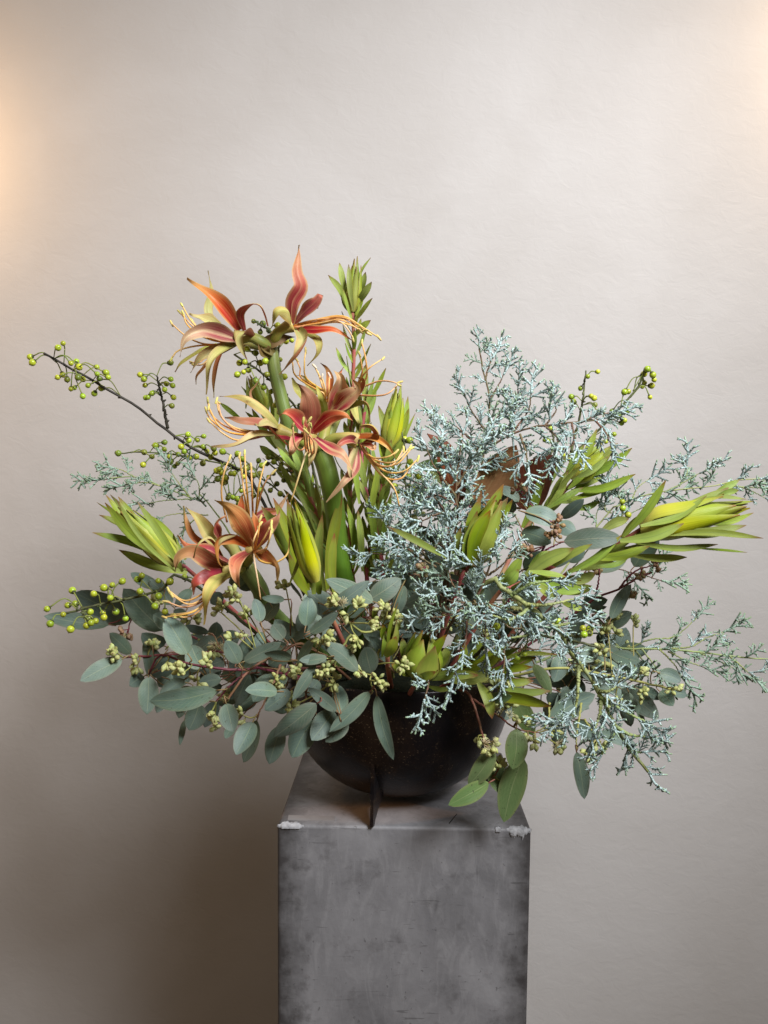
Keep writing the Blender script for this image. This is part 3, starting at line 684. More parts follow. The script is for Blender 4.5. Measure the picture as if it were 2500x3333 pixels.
conebush('tall upright conebush stem behind the top amaryllis, pointing straight up', 0, [(1150,1890,.04),(1140,1640,.03),(1142,1400,.03),(1152,1150,.02),(1148,1010,.02)],
  [(1148,1015,.02),(1157,845,.02)], [(1130,1000,1068,895,20,.02,.0),(1128,960,1105,855,20,.02,.01),(1160,930,1207,838,10,.03,.02),(1165,990,1210,917,24,.02,.0),(1160,1040,1212,970,28,.01,-.01),(1155,1090,1207,1042,24,.01,-.01),(1150,1010,1135,860,18,.01,.01),(1170,960,1190,885,22,.03,.02)],
  nrand=56, L=.043, W=.0068, seed=41, t0=.0, spread=1.0, bm='bractg', rc=.010)
conebush('upright conebush stem with a fat lime cone just right of the amaryllis stalk', 0, [(1195,1890,.0),(1212,1750,.0),(1245,1570,-.01),(1272,1440,-.01)],
  [(1265,1455,-.015),(1300,1255,-.015)], [(1290,1500,1330,1330,26,-.01,-.02),(1250,1480,1232,1320,24,-.01,-.02),(1300,1480,1352,1345,10,0,0),(1270,1500,1328,1290,24,.0,.0)],
  nrand=52, L=.050, W=.0075, seed=42, t0=.0, spread=.85, bm='bract', rc=.0125)
conebush('slender conebush stem crowded between the two thick amaryllis stalks and the cypress', 0, [(1250,1890,-.03),(1225,1730,-.02),(1185,1560,-.01),(1180,1400,.0),(1195,1290,.0)],
  None, [(1150,1850,1130,1640,22,-.05,-.05),(1180,1860,1165,1660,24,-.06,-.06),(1215,1820,1190,1610,24,-.04,-.05),(1240,1800,1275,1600,22,-.04,-.05),(1200,1700,1235,1500,22,-.03,-.04),(1170,1640,1150,1470,20,-.03,-.03),(1260,1870,1300,1690,22,-.04,-.05)], nrand=40, L=.052, W=.0078, seed=53, t0=.0, spread=.7)
conebush('conebush stem in the shade just left of the amaryllis stalks', 0, [(1120,1880,-.06),(1060,1740,-.06),(1010,1620,-.05),(975,1510,-.04)],
  None, [(1000,1640,905,1500,22,.02,.02),(1010,1680,930,1600,22,.02,.01),(1050,1760,960,1690,22,.01,.0),(985,1560,870,1400,24,.03,.03),(980,1520,960,1340,26,.03,.03)], nrand=26, L=.052, W=.0078, seed=54, t0=.1, spread=.8)
conebush('leafy conebush tip half hidden behind the middle amaryllis flowers', 0, [(1030,1750,.05),(985,1620,.05),(920,1470,.05),(860,1330,.05)],
  [(860,1330,.05),(812,1225,.05)], [(800,1330,803,1225,10,.05,.05),(790,1370,715,1310,16,.05,.04),(900,1460,820,1330,24,.05,.04),(900,1500,845,1450,24,.04,.03)], nrand=30, L=.050, W=.0075, seed=43, t0=.1, bm='bractg', rc=.010)
conebush('conebush pointing up and left beyond the low amaryllis, widest yellow cone', 2, [(1250,1740,-.08),(1120,1640,-.10),(1060,1570,-.11)],
  [(1090,1625,-.155),(690,1250,-.175)], [(1080,1620,520,1417,56,-.12,-.16),(960,1500,548,1212,26,-.14,-.15),(1000,1530,565,1298,60,-.12,-.14),(1040,1520,612,1165,70,-.11,-.13),(1080,1560,640,1160,50,-.13,-.15),(1090,1600,695,1175,74,-.168,-.17),
  (1130,1680,825,1210,52,-.185,-.20),(1150,1600,890,1290,50,-.10,-.09),(1160,1690,700,1535,70,-.12,-.12),(1080,1680,680,1190,34,-.19,-.205),(1120,1600,1000,1400,60,-.09,-.07),(1010,1600,605,1215,66,-.172,-.19)],
  nrand=5, L=.05, seed=44, t0=.4, rc=.0155, nb=15)
conebush('conebush with a bright yellow pointed cone between low amaryllis and stalks', 3, [(1575,740,-.14),(1560,690,-.15),(1545,650,-.155)],
  [(1540,650,-.222),(1420,225,-.235)], [(1480,640,1245,245,70,-.15,-.17),(1500,700,1310,200,60,-.17,-.18),(1470,680,1310,390,60,-.15,-.15),(1400,660,1468,405,26,-.215,-.225),(1530,720,1395,230,60,-.208,-.21),(1590,740,1575,290,56,-.12,-.13),(1640,720,1640,390,50,-.12,-.13),(1560,720,1555,610,50,-.19,-.2),
  (1540,390,1412,130,16,-.1,-.1),(1600,700,1680,180,60,-.09,-.09),(1520,740,1395,500,50,-.17,-.18),(1500,660,1385,205,48,-.212,-.215)], nrand=4, L=.05, seed=45, rc=.0115, nb=10, lm='cdark', sm='cstem')
conebush('upright green conebush bud rising in front of the brown magnolia leaves', 4, [(820,1330,-.12),(850,1270,-.12),(880,1220,-.125)],
  [(880,1225,-.125),(1040,850,-.13)], [(870,1200,935,862,64,-.11,-.11),(880,1228,990,930,80,-.155,-.16),(850,1220,945,960,70,-.15,-.15),(800,1240,830,1025,44,-.13,-.14),(930,1180,1085,860,60,-.11,-.1),(900,1200,1060,790,70,-.12,-.12),(760,1190,440,1020,38,-.14,-.16),(1010,1130,1110,870,44,-.1,-.1)], nrand=3, seed=46, rc=.021, bm='bractg', lm='cdark', nb=8)
conebush('spreading conebush branch pointing up right over the dark magnolia leaf', 5, [(0,1330,.0),(160,1160,.0),(260,1060,.0),(350,965,.0)],
  [(350,970,-.005),(620,725,-.01)], [(380,950,742,742,60,-.01,-.03),(330,1030,765,918,54,-.01,-.04),(330,1090,638,988,50,-.01,-.02),(330,1150,522,1103,44,0,0),(0,1280,125,920,60,-.03,-.04),(110,1160,308,790,50,-.02,-.02),(160,1160,310,900,46,-.02,-.02),(260,1000,505,612,56,.0,.0),(320,930,545,700,50,.01,.01),(170,1150,410,1010,50,-.03,-.03),
  (300,1080,560,930,50,.01,.02),(340,960,580,800,46,-.02,-.03),(280,1000,420,720,50,.01,.0),(350,940,630,712,40,0,-.02),(310,1020,470,850,44,-.02,-.02),(220,1080,400,860,44,-.02,-.03)], nrand=8, L=.06, seed=47, t0=.1, sm='cstem_pale', rc=.014)
conebush('long conebush branch reaching far right with red tipped leaves and yellow cone', 5, [(230,1660,-.10),(380,1560,-.11),(520,1470,-.12),(660,1380,-.13),(800,1290,-.14)],
  [(800,1290,-.14),(1490,1140,-.17)], [(680,1340,970,960,62,-.15,-.17),(860,1230,1395,1010,72,-.13,-.14),(1240,1110,1470,955,50,-.13,-.13),(1300,1080,1462,1028,44,-.15,-.15),(940,1310,1512,1265,72,-.16,-.18),(930,1330,1628,1352,44,-.16,-.2),(760,1380,1322,1393,46,-.14,-.17),(1180,1420,1520,1448,18,-.15,-.18),
  (750,1470,1112,1480,56,-.13,-.15),(470,1490,862,1405,66,-.14,-.16),(800,1270,1245,1065,60,-.16,-.17),(660,1370,1090,1252,72,-.17,-.19),(300,1590,670,1330,54,-.13,-.15),(1180,1090,1515,1090,26,-.16,-.18),(1300,1130,1560,1102,36,-.16,-.17),(1150,1240,1562,1180,40,-.16,-.17),(540,1300,720,1220,70,-.10,-.10),(500,1540,720,1480,40,-.12,-.12)],
  nrand=4, L=.06, seed=48, rc=.021, nb=12)
conebush('short olive conebush bud sitting just above the bowl rim', 6, [(730,740,-.17),(760,700,-.18),(775,670,-.185)],
  [(770,670,-.185),(820,430,-.2)], [(790,640,918,440,56,-.19,-.21),(860,640,932,495,50,-.18,-.18),(700,600,680,458,46,-.17,-.17),(720,660,620,600,60,-.19,-.21),(800,680,1090,660,56,-.19,-.21),(740,690,860,640,50,-.2,-.22)], nrand=3, L=.04, seed=49, rc=.024, bm='bractg', lm='cdark', nb=9)
conebush('slim conebush shoot with red tips among the cream eucalyptus buds', 6, [(600,600,-.17),(615,520,-.18),(620,430,-.18)],
  [(610,520,-.185),(640,350,-.19)], [(600,540,655,270,20,-.19,-.2),(590,560,645,450,60,-.2,-.21),(560,420,525,285,34,-.17,-.17),(570,560,590,420,26,-.19,-.19)], nrand=2, L=.035, seed=50, rc=.009, bm='bractg', lm='cdark', nb=4)
conebush('olive conebush branch lying out to the right over the bowl rim', 6, [(950,690,-.13),(1100,640,-.15),(1250,620,-.16)],
  None, [(960,660,1232,535,60,-.16,-.18),(1000,600,1250,480,60,-.13,-.13),(1100,660,1385,615,50,-.17,-.19),(1150,590,1520,548,26,-.15,-.15),(1200,720,1482,745,44,-.18,-.2),(1130,770,1485,828,70,-.2,-.22),(1090,700,1165,895,60,-.2,-.22),(940,690,1180,650,70,-.17,-.18),(820,720,940,735,30,-.19,-.2),(930,700,1020,480,60,-.12,-.11),(1040,560,1180,450,50,-.12,-.12),(1000,660,1090,660,40,-.19,-.2),(1180,680,1390,690,44,-.17,-.18)], nrand=5, L=.05, seed=51, lm='cdark', t0=.2)
conebush('leafy conebush branch with curling leaves below the long right conebush', 4, [(1000,1420,-.12),(1120,1340,-.13),(1250,1270,-.14),(1340,1230,-.14)],
  None, [(1040,1330,1160,1180,60,-.13,-.14),(1180,1280,1440,1135,70,-.14,-.16),(1200,1260,1400,1290,40,-.15,-.16),(1230,1300,1505,1358,64,-.15,-.17),(1250,1330,1350,1405,50,-.16,-.18),(1380,1300,1560,1270,60,-.12,-.12),(1200,1240,1310,1150,44,-.12,-.12),(1300,1340,1500,1330,50,-.1,-.1),(1400,1380,1540,1340,50,-.08,-.08),(1060,1340,1140,1250,60,-.14,-.15),(1450,1250,1659,1210,50,-.1,-.1),(1380,1430,1490,1470,40,-.14,-.15)], nrand=6, L=.055, seed=52, t0=.2)

# ---------------------------------------------------------------- eucalyptus
EG = 'seeded eucalyptus branches spilling round the bowl'
bud_me = []
for k in range(3):
    mb = MB(); w = (.0023, .0026, .0021)[k]; h = (.0078, .0070, .0084)[k]
    mb.lathe([(.0005,0),(w*.55,h*.18),(w*.98,h*.48),(w,h*.62),(w*.82,h*.74),(w*.55,h*.86),(.0003,h)], Vector((0,0,0)), Vector((0,0,1)), 7)
    bud_me.append((mb.mesh('bud', [M['bud']]), None))
bud_brown = []
for k in range(2):
    mb = MB(); w = .0028; h = .0075
    mb.lathe([(.0007,0),(w*.6,h*.2),(w,h*.5),(w,h*.65),(w*.7,h*.82),(.0003,h)], Vector((0,0,0)), Vector((0,0,1)), 7)
    bud_brown.append((mb.mesh('bud', [M['budb']]), None))
mb = MB(); q_ = random.Random(5)
for k in range(26):
    d = (rv(q_)+Vector((0,0,.9))).normalized(); mb.tube([Vector((0,0,0)), d*.004+rv(q_)*.0005, d*.0075], .00022, 3)
fluff_me = mb.mesh('blossom', [M['fluff']])
def eucalyptus(label, stems, leaves, clusters, seed, mats=('euc','eucb'), sm='twig', filler=()):
    """stems: lists of (region,x,y,depth); leaves: (region, bx,by, tx,ty, width, depth); clusters: (region,x,y,size,depth[,kind])"""
    q = random.Random(seed)
    paths = [[rp(*p) for p in s] for s in stems]
    st = thing('eucalyptus_branch', label, 'eucalyptus', paths[0][0].copy(), EG)
    mb = MB(); S_pts = []
    for k, P in enumerate(paths):
        if k == 0: P = [Vector((P[0].x*.4, P[0].y*.4, 1.14))] + P
        C = spline(P, 30); S_pts += C[4 if k == 0 else 0:]
        C = [c+rv(q)*.0006 for c in C]
        mb.tube(C, lambda t: (.0022 if k == 0 else .0016)-.0009*t, 7)
    mb.obj('stem', [M[sm]], st)
    def near(p, toward):
        c = min(S_pts, key=lambda s: (s-p).length + .4*max(0, (s-p).dot((toward-p).normalized())))
        return c
    for lf in leaves:
        r, bx, by, tx, ty, w, dep = lf[:7]
        y1 = dep - q.uniform(-.012, .03)
        a = rp(r, bx, by, dep); c = rp(r, tx, ty, y1)
        ax = c-a; L = ax.length
        sidev = ax.cross(TOCAM).normalized()
        mid = a.lerp(c, .5)+sidev*L*q.uniform(-.05,.05)+Vector((0,-L*q.uniform(-.02,.09),L*q.uniform(0,.05)))
        nr = (TOCAM+Vector((q.uniform(-.5,.5), 0, q.uniform(-.25,.55)))).normalized()
        mb = MB()
        s = near(a, c); back = (a-ax.normalized()*.008)
        d = (s-back).length
        if d > .05: s = back + (s-back)*(.05/d)
        mb.tube(spline([s, s.lerp(back, .5)+rv(q)*.003, back, a+ax*.03], 8), .0008, 5, 2)
        lz = len(mb.v)
        mb.blade([a, mid, c], mlen(r, w, dep)/2*1.04, nr, p_oval, cup=q.uniform(-.12,.30), nu=4, nv=12, th=.0005, twist=q.uniform(-.25,.25), front=0, back=1, fold=q.uniform(0,.12), wave=.02, ph=q.uniform(0,6))
        mb.obj('leaf', [M[mats[0]], M[mats[1]], M['petiole']], st)
    for cl in clusters:
        r, x, y, size, dep = cl[:5]; kind = cl[5] if len(cl) > 5 else ''
        c = rp(r, x, y, dep); rad = mlen(r, size, dep)/2
        s = near(c, c+Vector((0,-.01,0)))
        d = (s-c).length
        if d > .06: s = c+(s-c)*(.06/d)
        mb = MB()
        mb.tube(spline([s, s.lerp(c, .5)+rv(q)*.002, c], 8), .0009, 5)
        out = (c-s).normalized() if d > .004 else rv(q)
        buds = []
        nh = max(2, int(rad/.0058)+1)
        for h in range(nh):
            hd = (rv(q)*.8+out*.35+Vector((0,-.25,0))).normalized(); hc = c+hd*rad*q.uniform(.25,.75)
            mb.tube([c, c.lerp(hc,.5)+rv(q)*.001, hc], .0007, 4)
            ax = (hd+out*.5+rv(q)*.4).normalized()
            for k in range(q.choice((4,5,6,7)) if kind != 's' else 4):
                bd = (ax+rv(q)*.95).normalized(); bp = hc+bd*.0022
                mb.tube([hc, bp+bd*.0006], .0006, 4)
                buds.append((bp, bd))
        cm = mb.obj('bud_cluster', [M['twig_green' if kind != 'b' else 'twig_red']], st)
        for bp, bd in buds:
            me = q.choice(bud_brown if kind == 'b' else bud_me)[0]
            put('bud', me, cm, bp, zto(bd, q.uniform(0,6)), q.uniform(.85,1.1) if kind == 'b' else q.uniform(1.0,1.35))
        if kind == 'f':
            for k in range(3): put('blossom', fluff_me, cm, c+rv(q)*rad*.7+Vector((0,-rad*.4,0)), zto((rv(q)+Vector((.3,-.5,.3))).normalized()), q.uniform(.9,1.3))
    return st
eucalyptus('eucalyptus branch reaching farthest left with long leaves behind the berry twig',
 [[(3,1100,1045,-.12),(3,900,1040,-.14),(3,700,1050,-.15),(3,500,1062,-.16)], [(3,900,960,-.10),(3,740,900,-.10),(3,560,850,-.10),(3,420,880,-.10)]],
 [(3,425,885,72,838,96,-.09),(3,555,850,238,712,158,-.08),(3,715,915,500,690,140,-.11),(3,700,690,540,605,72,-.06),(3,860,690,780,790,70,-.09),(3,542,1042,425,930,86,-.14),(3,495,1070,267,1190,102,-.17),(3,760,780,640,640,80,-.06),(3,850,840,770,810,60,-.1),(3,760,900,660,830,90,-.12)],
 [(3,530,910,110,-.12,'b'),(3,580,1090,70,-.16),(3,460,1030,84,-.17),(3,650,1010,60,-.15),(3,700,760,70,-.09)], 61, sm='twig_red')
eucalyptus('eucalyptus branch hanging low left with a big pointed leaf in front',
 [[(3,1250,1120,-.17),(3,1180,1130,-.18),(3,1000,1120,-.2),(3,830,1090,-.2),(3,700,1050,-.19),(3,640,1150,-.18)], [(3,1180,1135,-.18),(3,1080,1210,-.2),(3,1000,1300,-.2)]],
 [(3,850,1045,728,845,130,-.21),(3,930,1120,865,995,112,-.19),(3,720,1000,600,930,100,-.13),(3,960,930,830,890,52,-.14),(3,620,960,640,1170,60,-.14),(3,636,1165,628,1370,106,-.18),(3,610,1165,533,1215,80,-.14),(3,830,1180,695,1275,104,-.17),(3,1008,1240,642,1298,122,-.23),(3,745,1270,680,1360,66,-.16),
  (3,910,1310,855,1455,112,-.17),(3,830,1400,805,1537,36,-.14),(3,790,1060,650,1160,104,-.15),(3,1030,1180,900,1215,74,-.16),(3,700,1090,640,1010,60,-.12),(3,760,1150,690,1220,90,-.13),(3,860,1240,800,1390,80,-.13),(3,1010,1300,940,1440,80,-.13),(3,1100,1430,1050,1500,50,-.12)],
 [(3,740,1080,84,-.2),(3,830,1140,140,-.22),(3,970,1100,100,-.22),(3,980,1350,70,-.2),(3,990,1430,70,-.18),(3,860,860,60,-.13),(3,1000,1000,70,-.13,'f'),(3,900,1190,60,-.2)], 62, sm='twig_red')
eucalyptus('eucalyptus branch of rounded leaves drooping over the left side of bowl',
 [[(3,1500,1000,-.15),(3,1350,1040,-.18),(3,1180,1130,-.21),(3,1100,1240,-.22),(3,1050,1310,-.22)], [(3,1350,1100,-.18),(3,1290,1250,-.2),(3,1220,1380,-.21)], [(3,1500,1120,-.18),(3,1480,1300,-.19),(3,1430,1400,-.2)]],
 [(3,1125,1095,1052,970,90,-.23),(3,1150,1085,1352,982,76,-.22),(3,1120,1080,1195,948,72,-.18),(3,1408,1072,1262,1035,72,-.24),(3,1332,1245,1158,1240,88,-.25),(3,1055,1310,1092,1464,106,-.24),(3,1200,1410,1108,1588,108,-.23),(3,1222,1400,1150,1628,104,-.2),(3,1402,1240,1263,1347,88,-.22),
  (3,1545,1310,1312,1492,116,-.23),(3,1350,1430,1288,1638,104,-.2),(3,1525,1400,1412,1604,134,-.18),(3,1540,1100,1414,1294,72,-.24),(3,1602,1060,1448,1085,58,-.25),(3,1260,930,1205,1012,62,-.17),(3,1368,962,1305,885,84,-.22),(3,1242,870,1208,745,72,-.2),(3,1372,750,1248,738,52,-.2),(3,1410,960,1340,860,94,-.17),(3,1260,860,1345,770,90,-.14),(3,1180,1150,1110,1320,110,-.15),(3,1300,1150,1200,1300,110,-.14),(3,1420,1450,1520,1370,90,-.17),(3,1160,620,1070,660,80,-.14),(3,1190,700,1120,610,80,-.13),(3,1040,720,970,770,70,-.13)],
 [(3,1130,755,150,-.2),(3,1380,690,90,-.18),(3,1030,820,110,-.18,'s'),(3,1120,950,90,-.19,'s'),(3,1450,1150,70,-.22),(3,1160,1380,80,-.21),(3,1380,1310,120,-.21),(3,1590,960,80,-.24),(3,1590,1140,90,-.24),(3,1330,1190,70,-.21,'s'),(3,1190,850,80,-.19)], 63)
eucalyptus('eucalyptus branch with clusters of cream buds draped over the front rim',
 [[(6,600,420,-.16),(6,480,430,-.18),(6,400,380,-.2),(6,330,300,-.2)], [(6,400,440,-.19),(6,330,560,-.2),(6,300,700,-.2)], [(6,560,520,-.17),(6,510,660,-.19),(6,520,750,-.19)]],
 [(6,525,265,266,142,96,-.19),(6,280,308,502,150,78,-.22),(6,500,255,672,138,114,-.16),(6,695,280,895,185,96,-.13),(6,690,175,650,335,72,-.15),(6,158,395,172,232,98,-.21),(6,178,435,332,320,62,-.23),(6,442,637,258,488,94,-.23),(6,110,600,208,455,62,-.2),(6,512,650,478,508,112,-.19),(6,275,575,122,580,58,-.24),
  (6,325,852,172,728,68,-.21),(6,345,872,330,710,92,-.2),(6,505,748,286,967,90,-.2),(6,390,920,265,1022,84,-.175),(6,540,765,632,1117,78,-.19),(6,310,850,190,1012,122,-.17),(6,310,340,165,205,116,-.16),(6,130,240,80,160,64,-.15),(6,620,620,500,450,70,-.16),(6,780,350,660,450,90,-.1),(6,70,470,-10,360,90,-.17),(6,740,200,690,110,60,-.1),(6,230,690,150,760,90,-.17),(6,720,400,830,330,80,-.08),(6,60,860,-60,790,90,-.19)],
 [(6,430,310,130,-.22),(6,340,270,60,-.23,'f'),(6,270,460,130,-.22),(6,440,460,130,-.23),(6,600,300,100,-.18),(6,490,380,90,-.22),(6,280,640,120,-.21),(6,310,690,90,-.21),(6,470,640,90,-.21),(6,550,690,70,-.2),(6,680,595,90,-.21),(6,100,820,90,-.2),(6,120,650,70,-.21,'s'),(6,650,350,60,-.18)], 64, sm='twig_green')
eucalyptus('greenest eucalyptus branch trailing down past the bowl to the pedestal top',
 [[(6,1000,740,-.14),(6,1070,830,-.17),(6,1110,980,-.18),(6,1140,1060,-.18)], [(6,1060,790,-.16),(6,1200,880,-.18),(6,1300,950,-.18),(6,1420,970,-.17)], [(6,1165,1080,-.17),(6,1200,1160,-.17),(6,1150,1230,-.17)]],
 [(6,1172,1058,1037,1257,104,-.19),(6,1295,948,1275,1168,118,-.19),(6,1147,1240,928,1362,98,-.19),(6,1332,1100,1228,1453,138,-.18),(6,1175,1090,1192,1292,110,-.15),(6,1290,790,1385,985,104,-.14),(6,1390,600,1482,762,84,-.15),(6,1150,780,1272,772,62,-.2)],
 [(6,1220,850,140,-.2,'f'),(6,1320,915,76,-.19),(6,1200,730,120,-.18),(6,1145,1035,84,-.2,'f'),(6,1480,955,64,-.17),(6,1400,1020,84,-.18),(6,1510,1030,70,-.17,'f'),(6,1195,1160,60,-.18),(6,1205,1230,50,-.17),(6,1090,1000,44,-.18)], 65, mats=('eucg','eucg'))
eucalyptus('eucalyptus branch with a yellow green stem reaching right below the cypress',
 [[(7,300,700,-.1),(7,500,700,-.1),(7,700,735,-.1),(7,850,765,-.1),(7,1010,800,-.1),(7,1090,820,-.1)], [(7,350,900,-.12),(7,330,1030,-.13),(7,250,1080,-.13)], [(7,540,900,-.11),(7,512,1080,-.14),(7,510,1190,-.15)], [(7,560,1000,-.1),(7,640,1120,-.1)]],
 [(7,510,1192,557,1477,92,-.15),(7,345,1018,622,848,136,-.11),(7,395,1020,412,1197,84,-.1),(7,490,1010,660,1110,92,-.08),(7,640,1080,872,1160,84,-.07),(7,780,815,1004,992,124,-.07),(7,822,830,936,1143,36,-.09),(7,1008,722,1137,770,88,-.12),(7,890,820,1015,880,74,-.06),(7,1010,830,1090,918,86,-.08),(7,1090,850,1172,848,62,-.07),
  (7,640,590,530,645,96,-.08),(7,600,630,772,690,74,-.07),(7,670,680,752,722,62,-.06),(7,800,650,905,705,72,-.04),(7,420,760,330,640,90,-.04),(7,540,760,470,860,110,-.03),(7,460,800,380,960,90,-.05),(7,340,840,410,950,80,-.03)],
 [(7,700,480,110,-.06),(7,850,440,80,-.05),(7,660,680,80,-.08),(7,880,730,70,-.1),(7,900,840,70,-.1),(7,1080,810,110,-.11),(7,610,1210,60,-.11),(7,580,1170,50,-.11),(7,650,1140,76,-.1),(7,740,890,60,-.09,'s')], 66, sm='twig_green')
eucalyptus('eucalyptus branch with a red stem and brown buds at the right',
 [[(7,500,360,-.05),(7,620,270,-.06),(7,760,220,-.07),(7,880,145,-.07),(7,960,120,-.07)], [(7,760,220,-.07),(7,860,110,-.07),(7,990,70,-.07)], [(7,620,270,-.06),(7,640,180,-.06),(7,650,90,-.06)], [(7,700,460,-.06),(7,715,395,-.07)]],
 [(7,715,397,837,188,82,-.08),(7,680,440,842,355,92,-.04),(7,540,310,697,280,84,-.03),(7,560,350,692,322,40,-.03),(5,480,1560,705,1480,114,-.04),(5,755,1545,922,1345,136,-.02),(7,480,480,560,330,90,-.03),(7,500,560,480,420,90,-.03),(7,650,560,690,480,80,-.02)],
 [(7,900,105,80,-.07,'b'),(7,650,90,70,-.06,'b'),(7,990,75,30,-.07,'b'),(7,640,395,90,-.05,'b'),(7,830,230,30,-.07,'b'),(7,740,400,80,-.05)], 67, sm='twig_red')
eucalyptus('eucalyptus branch with dark leaves round a plump brown bud cluster',
 [[(5,80,1520,-.1),(5,150,1400,-.12),(5,200,1330,-.13),(5,230,1270,-.13)], [(5,80,1480,-.1),(5,180,1420,-.11),(5,280,1375,-.12)]],
 [(5,278,1375,672,1350,144,-.14),(5,15,1178,265,1262,134,-.12),(5,262,1218,417,1088,82,-.11),(5,-5,1310,195,1385,126,-.11),(5,240,1250,362,1320,108,-.09),(5,150,1510,360,1450,124,-.08),(5,10,1560,160,1450,114,-.1),(5,-60,1180,-130,1060,80,-.06),(5,-20,1100,-140,1000,80,-.05),(5,300,1500,420,1420,100,-.06)],
 [(5,230,1260,150,-.15,'b'),(5,205,1330,90,-.15,'b'),(5,60,1445,120,-.13,'b'),(4,1150,840,120,-.1,'b'),(4,1180,1160,100,-.12,'b'),(4,650,1260,110,-.14,'b'),(4,870,905,70,-.05,'b'),(4,1000,1100,70,-.08,'b')], 68, sm='twig_red')
# inner leaves that close the middle and the underside of the arrangement
def inner(label, cx, cz, sx, sz, n, seed, y0, y1, cl):
    q = random.Random(seed); L = []
    for k in range(n):
        u = cx+q.uniform(-1,1)*sx; v = cz+q.uniform(-1,1)*sz; a = q.uniform(0, 6.28)
        if q.random() < .65: a = math.atan2(.5+q.random(), (u-1300)/400+q.uniform(-.4,.4))
        l = q.uniform(75,125); dp = q.uniform(y0, y1)
        L.append((0, u, v, u+l*math.cos(a), v+l*math.sin(a)*.8, q.uniform(42,66), dp))
    c = [(0, cx+q.uniform(-1,1)*sx, cz+q.uniform(-1,1)*sz, q.uniform(40,70), q.uniform(y0,y1)-.03) for _ in range(cl)]
    eucalyptus(label, [[(0,1300,2150,-.05),(0,(cx+1300)/2,cz+10,(y0+y1)/2),(0,cx,cz,(y0+y1)/2)], [(0,(cx+1300)/2,cz,(y0+y1)/2),(0,cx-sx*.5,cz+sz*.3,y0)]], L, c, seed)
inner('shadowed eucalyptus branch tucked under the left leaves beside the bowl', 800, 2170, 230, 110, 42, 71, -.12, -.02, 5)
inner('shadowed eucalyptus branch low behind the bowl at the right', 1830, 2200, 220, 100, 34, 72, -.08, .06, 5)
inner('eucalyptus branch deep in the middle below the amaryllis stalks', 1180, 2010, 190, 90, 30, 73, -.12, -.02, 4)
inner('eucalyptus branch deep behind the silvery cypress', 1540, 1960, 210, 130, 50, 74, -.06, .05, 3)
inner('eucalyptus branch in the shade left of the brown magnolia leaf', 1400, 1800, 110, 150, 26, 75, -.02, .06, 2)

# ---------------------------------------------------------------- berry branches
BG = 'branches of small green berries'
def berry_mesh(mat, k):
    mb = MB(); r = .0041; n = 8; pr = []
    for i in range(n+1):
        a = -math.pi/2+math.pi*i/n; pr.append((max(.0002, r*math.cos(a)), r*math.sin(a)*(.95+.06*k)))
    mb.lathe(pr, Vector((0,0,0)), Vector((0,0,1)), 12, 0)
    mb.lathe([(.0009,-r*1.18),(.0024,-r*.98),(.0027,-r*.84),(.0022,-r*.72)], Vector((0,0,0)), Vector((0,0,1)), 8, 1)
    mb.lathe([(.0006,r*.9),(.0005,r*1.08),(.0001,r*1.16)], Vector((0,0,0)), Vector((0,0,1)), 5, 1)
    return mb.mesh('berry', [mat, M['berry_cap']])
BER = [berry_mesh(M['berry'], 0), berry_mesh(M['berry'], 1)]; BERD = [berry_mesh(M['berry_d'], 0)]
def berries(label, stems, pts, seed, sm='bstem_g', rad=.0022, dark=.15, maxl=.035, tmat=None):
    """stems: lists of (region,x,y,depth); pts: (region,x,y)"""
    q = random.Random(seed)
    paths = [[rp(*p) for p in s] for s in stems]
    st = thing('berry_branch', label, 'berry branch', paths[0][0].copy(), BG)
    SP = []
    for k, P in enumerate(paths):
        mb = MB()
        if k == 0: P = [Vector((P[0].x*.4, P[0].y*.4+.01, 1.14))] + P
        C = spline(P, 44 if k == 0 else 24); SP += C[6 if k == 0 else 0:]
        C = [c+rv(q)*.0007 for c in C]
        mb.tube(C, lambda t: (rad if k == 0 else rad*.8)*(1-.5*t), 8)
        for j in range(3, len(C)-1, 3):
            d = rv(q); mb.tube([C[j], C[j]+d*rad*1.7], lambda t: rad*.75*(1-.6*t), 5)     # leaf scars and bud nubs
        mb.obj('stem' if k == 0 else 'side_shoot', [M[sm]], st)
    for r, x, y in pts:
        p0 = rp(r, x, y, 0); 
        c = min(SP, key=lambda s: (at_px(s)-Vector((REG[r][0]+x*REG[r][2], REG[r][1]+y*REG[r][2]))).length)
        p = rp(r, x, y, c.y+q.uniform(-.014,.012))
        tries = sorted(SP, key=lambda s: (s-p).length)[:5]; s = q.choice(tries)
        if (p-s).length > maxl: s = p+(s-p).normalized()*maxl
        d = p-s; L = d.length
        out = (d.normalized()+Vector((0,0,.5))).normalized()
        mid = s.lerp(p, .5)+out.cross(rv(q))*L*.12+Vector((0,0,L*.22))
        end = (p-mid).normalized()
        mb = MB(); mb.tube(spline([s, mid, p-end*.004], 8), lambda t: .0006+.0003*t, 5)
        k = mb.obj('berry_stalk', [M['bstalk']], st)
        put('berry', q.choice(BERD if q.random() < dark else BER), k, p, zto(end, q.uniform(0,6)), q.uniform(.8,1.16))
    return st
def at_px(p):
    v = CM.transposed() @ (p-CAM)
    return Vector((1250+FPX*v.x/-v.z, 1666.5-FPX*v.y/-v.z))
def pl(r, s): 
    n = [int(a) for a in s.split()]
    return [(r, n[i], n[i+1]) for i in range(0, len(n)-1, 2)]
d = -.03
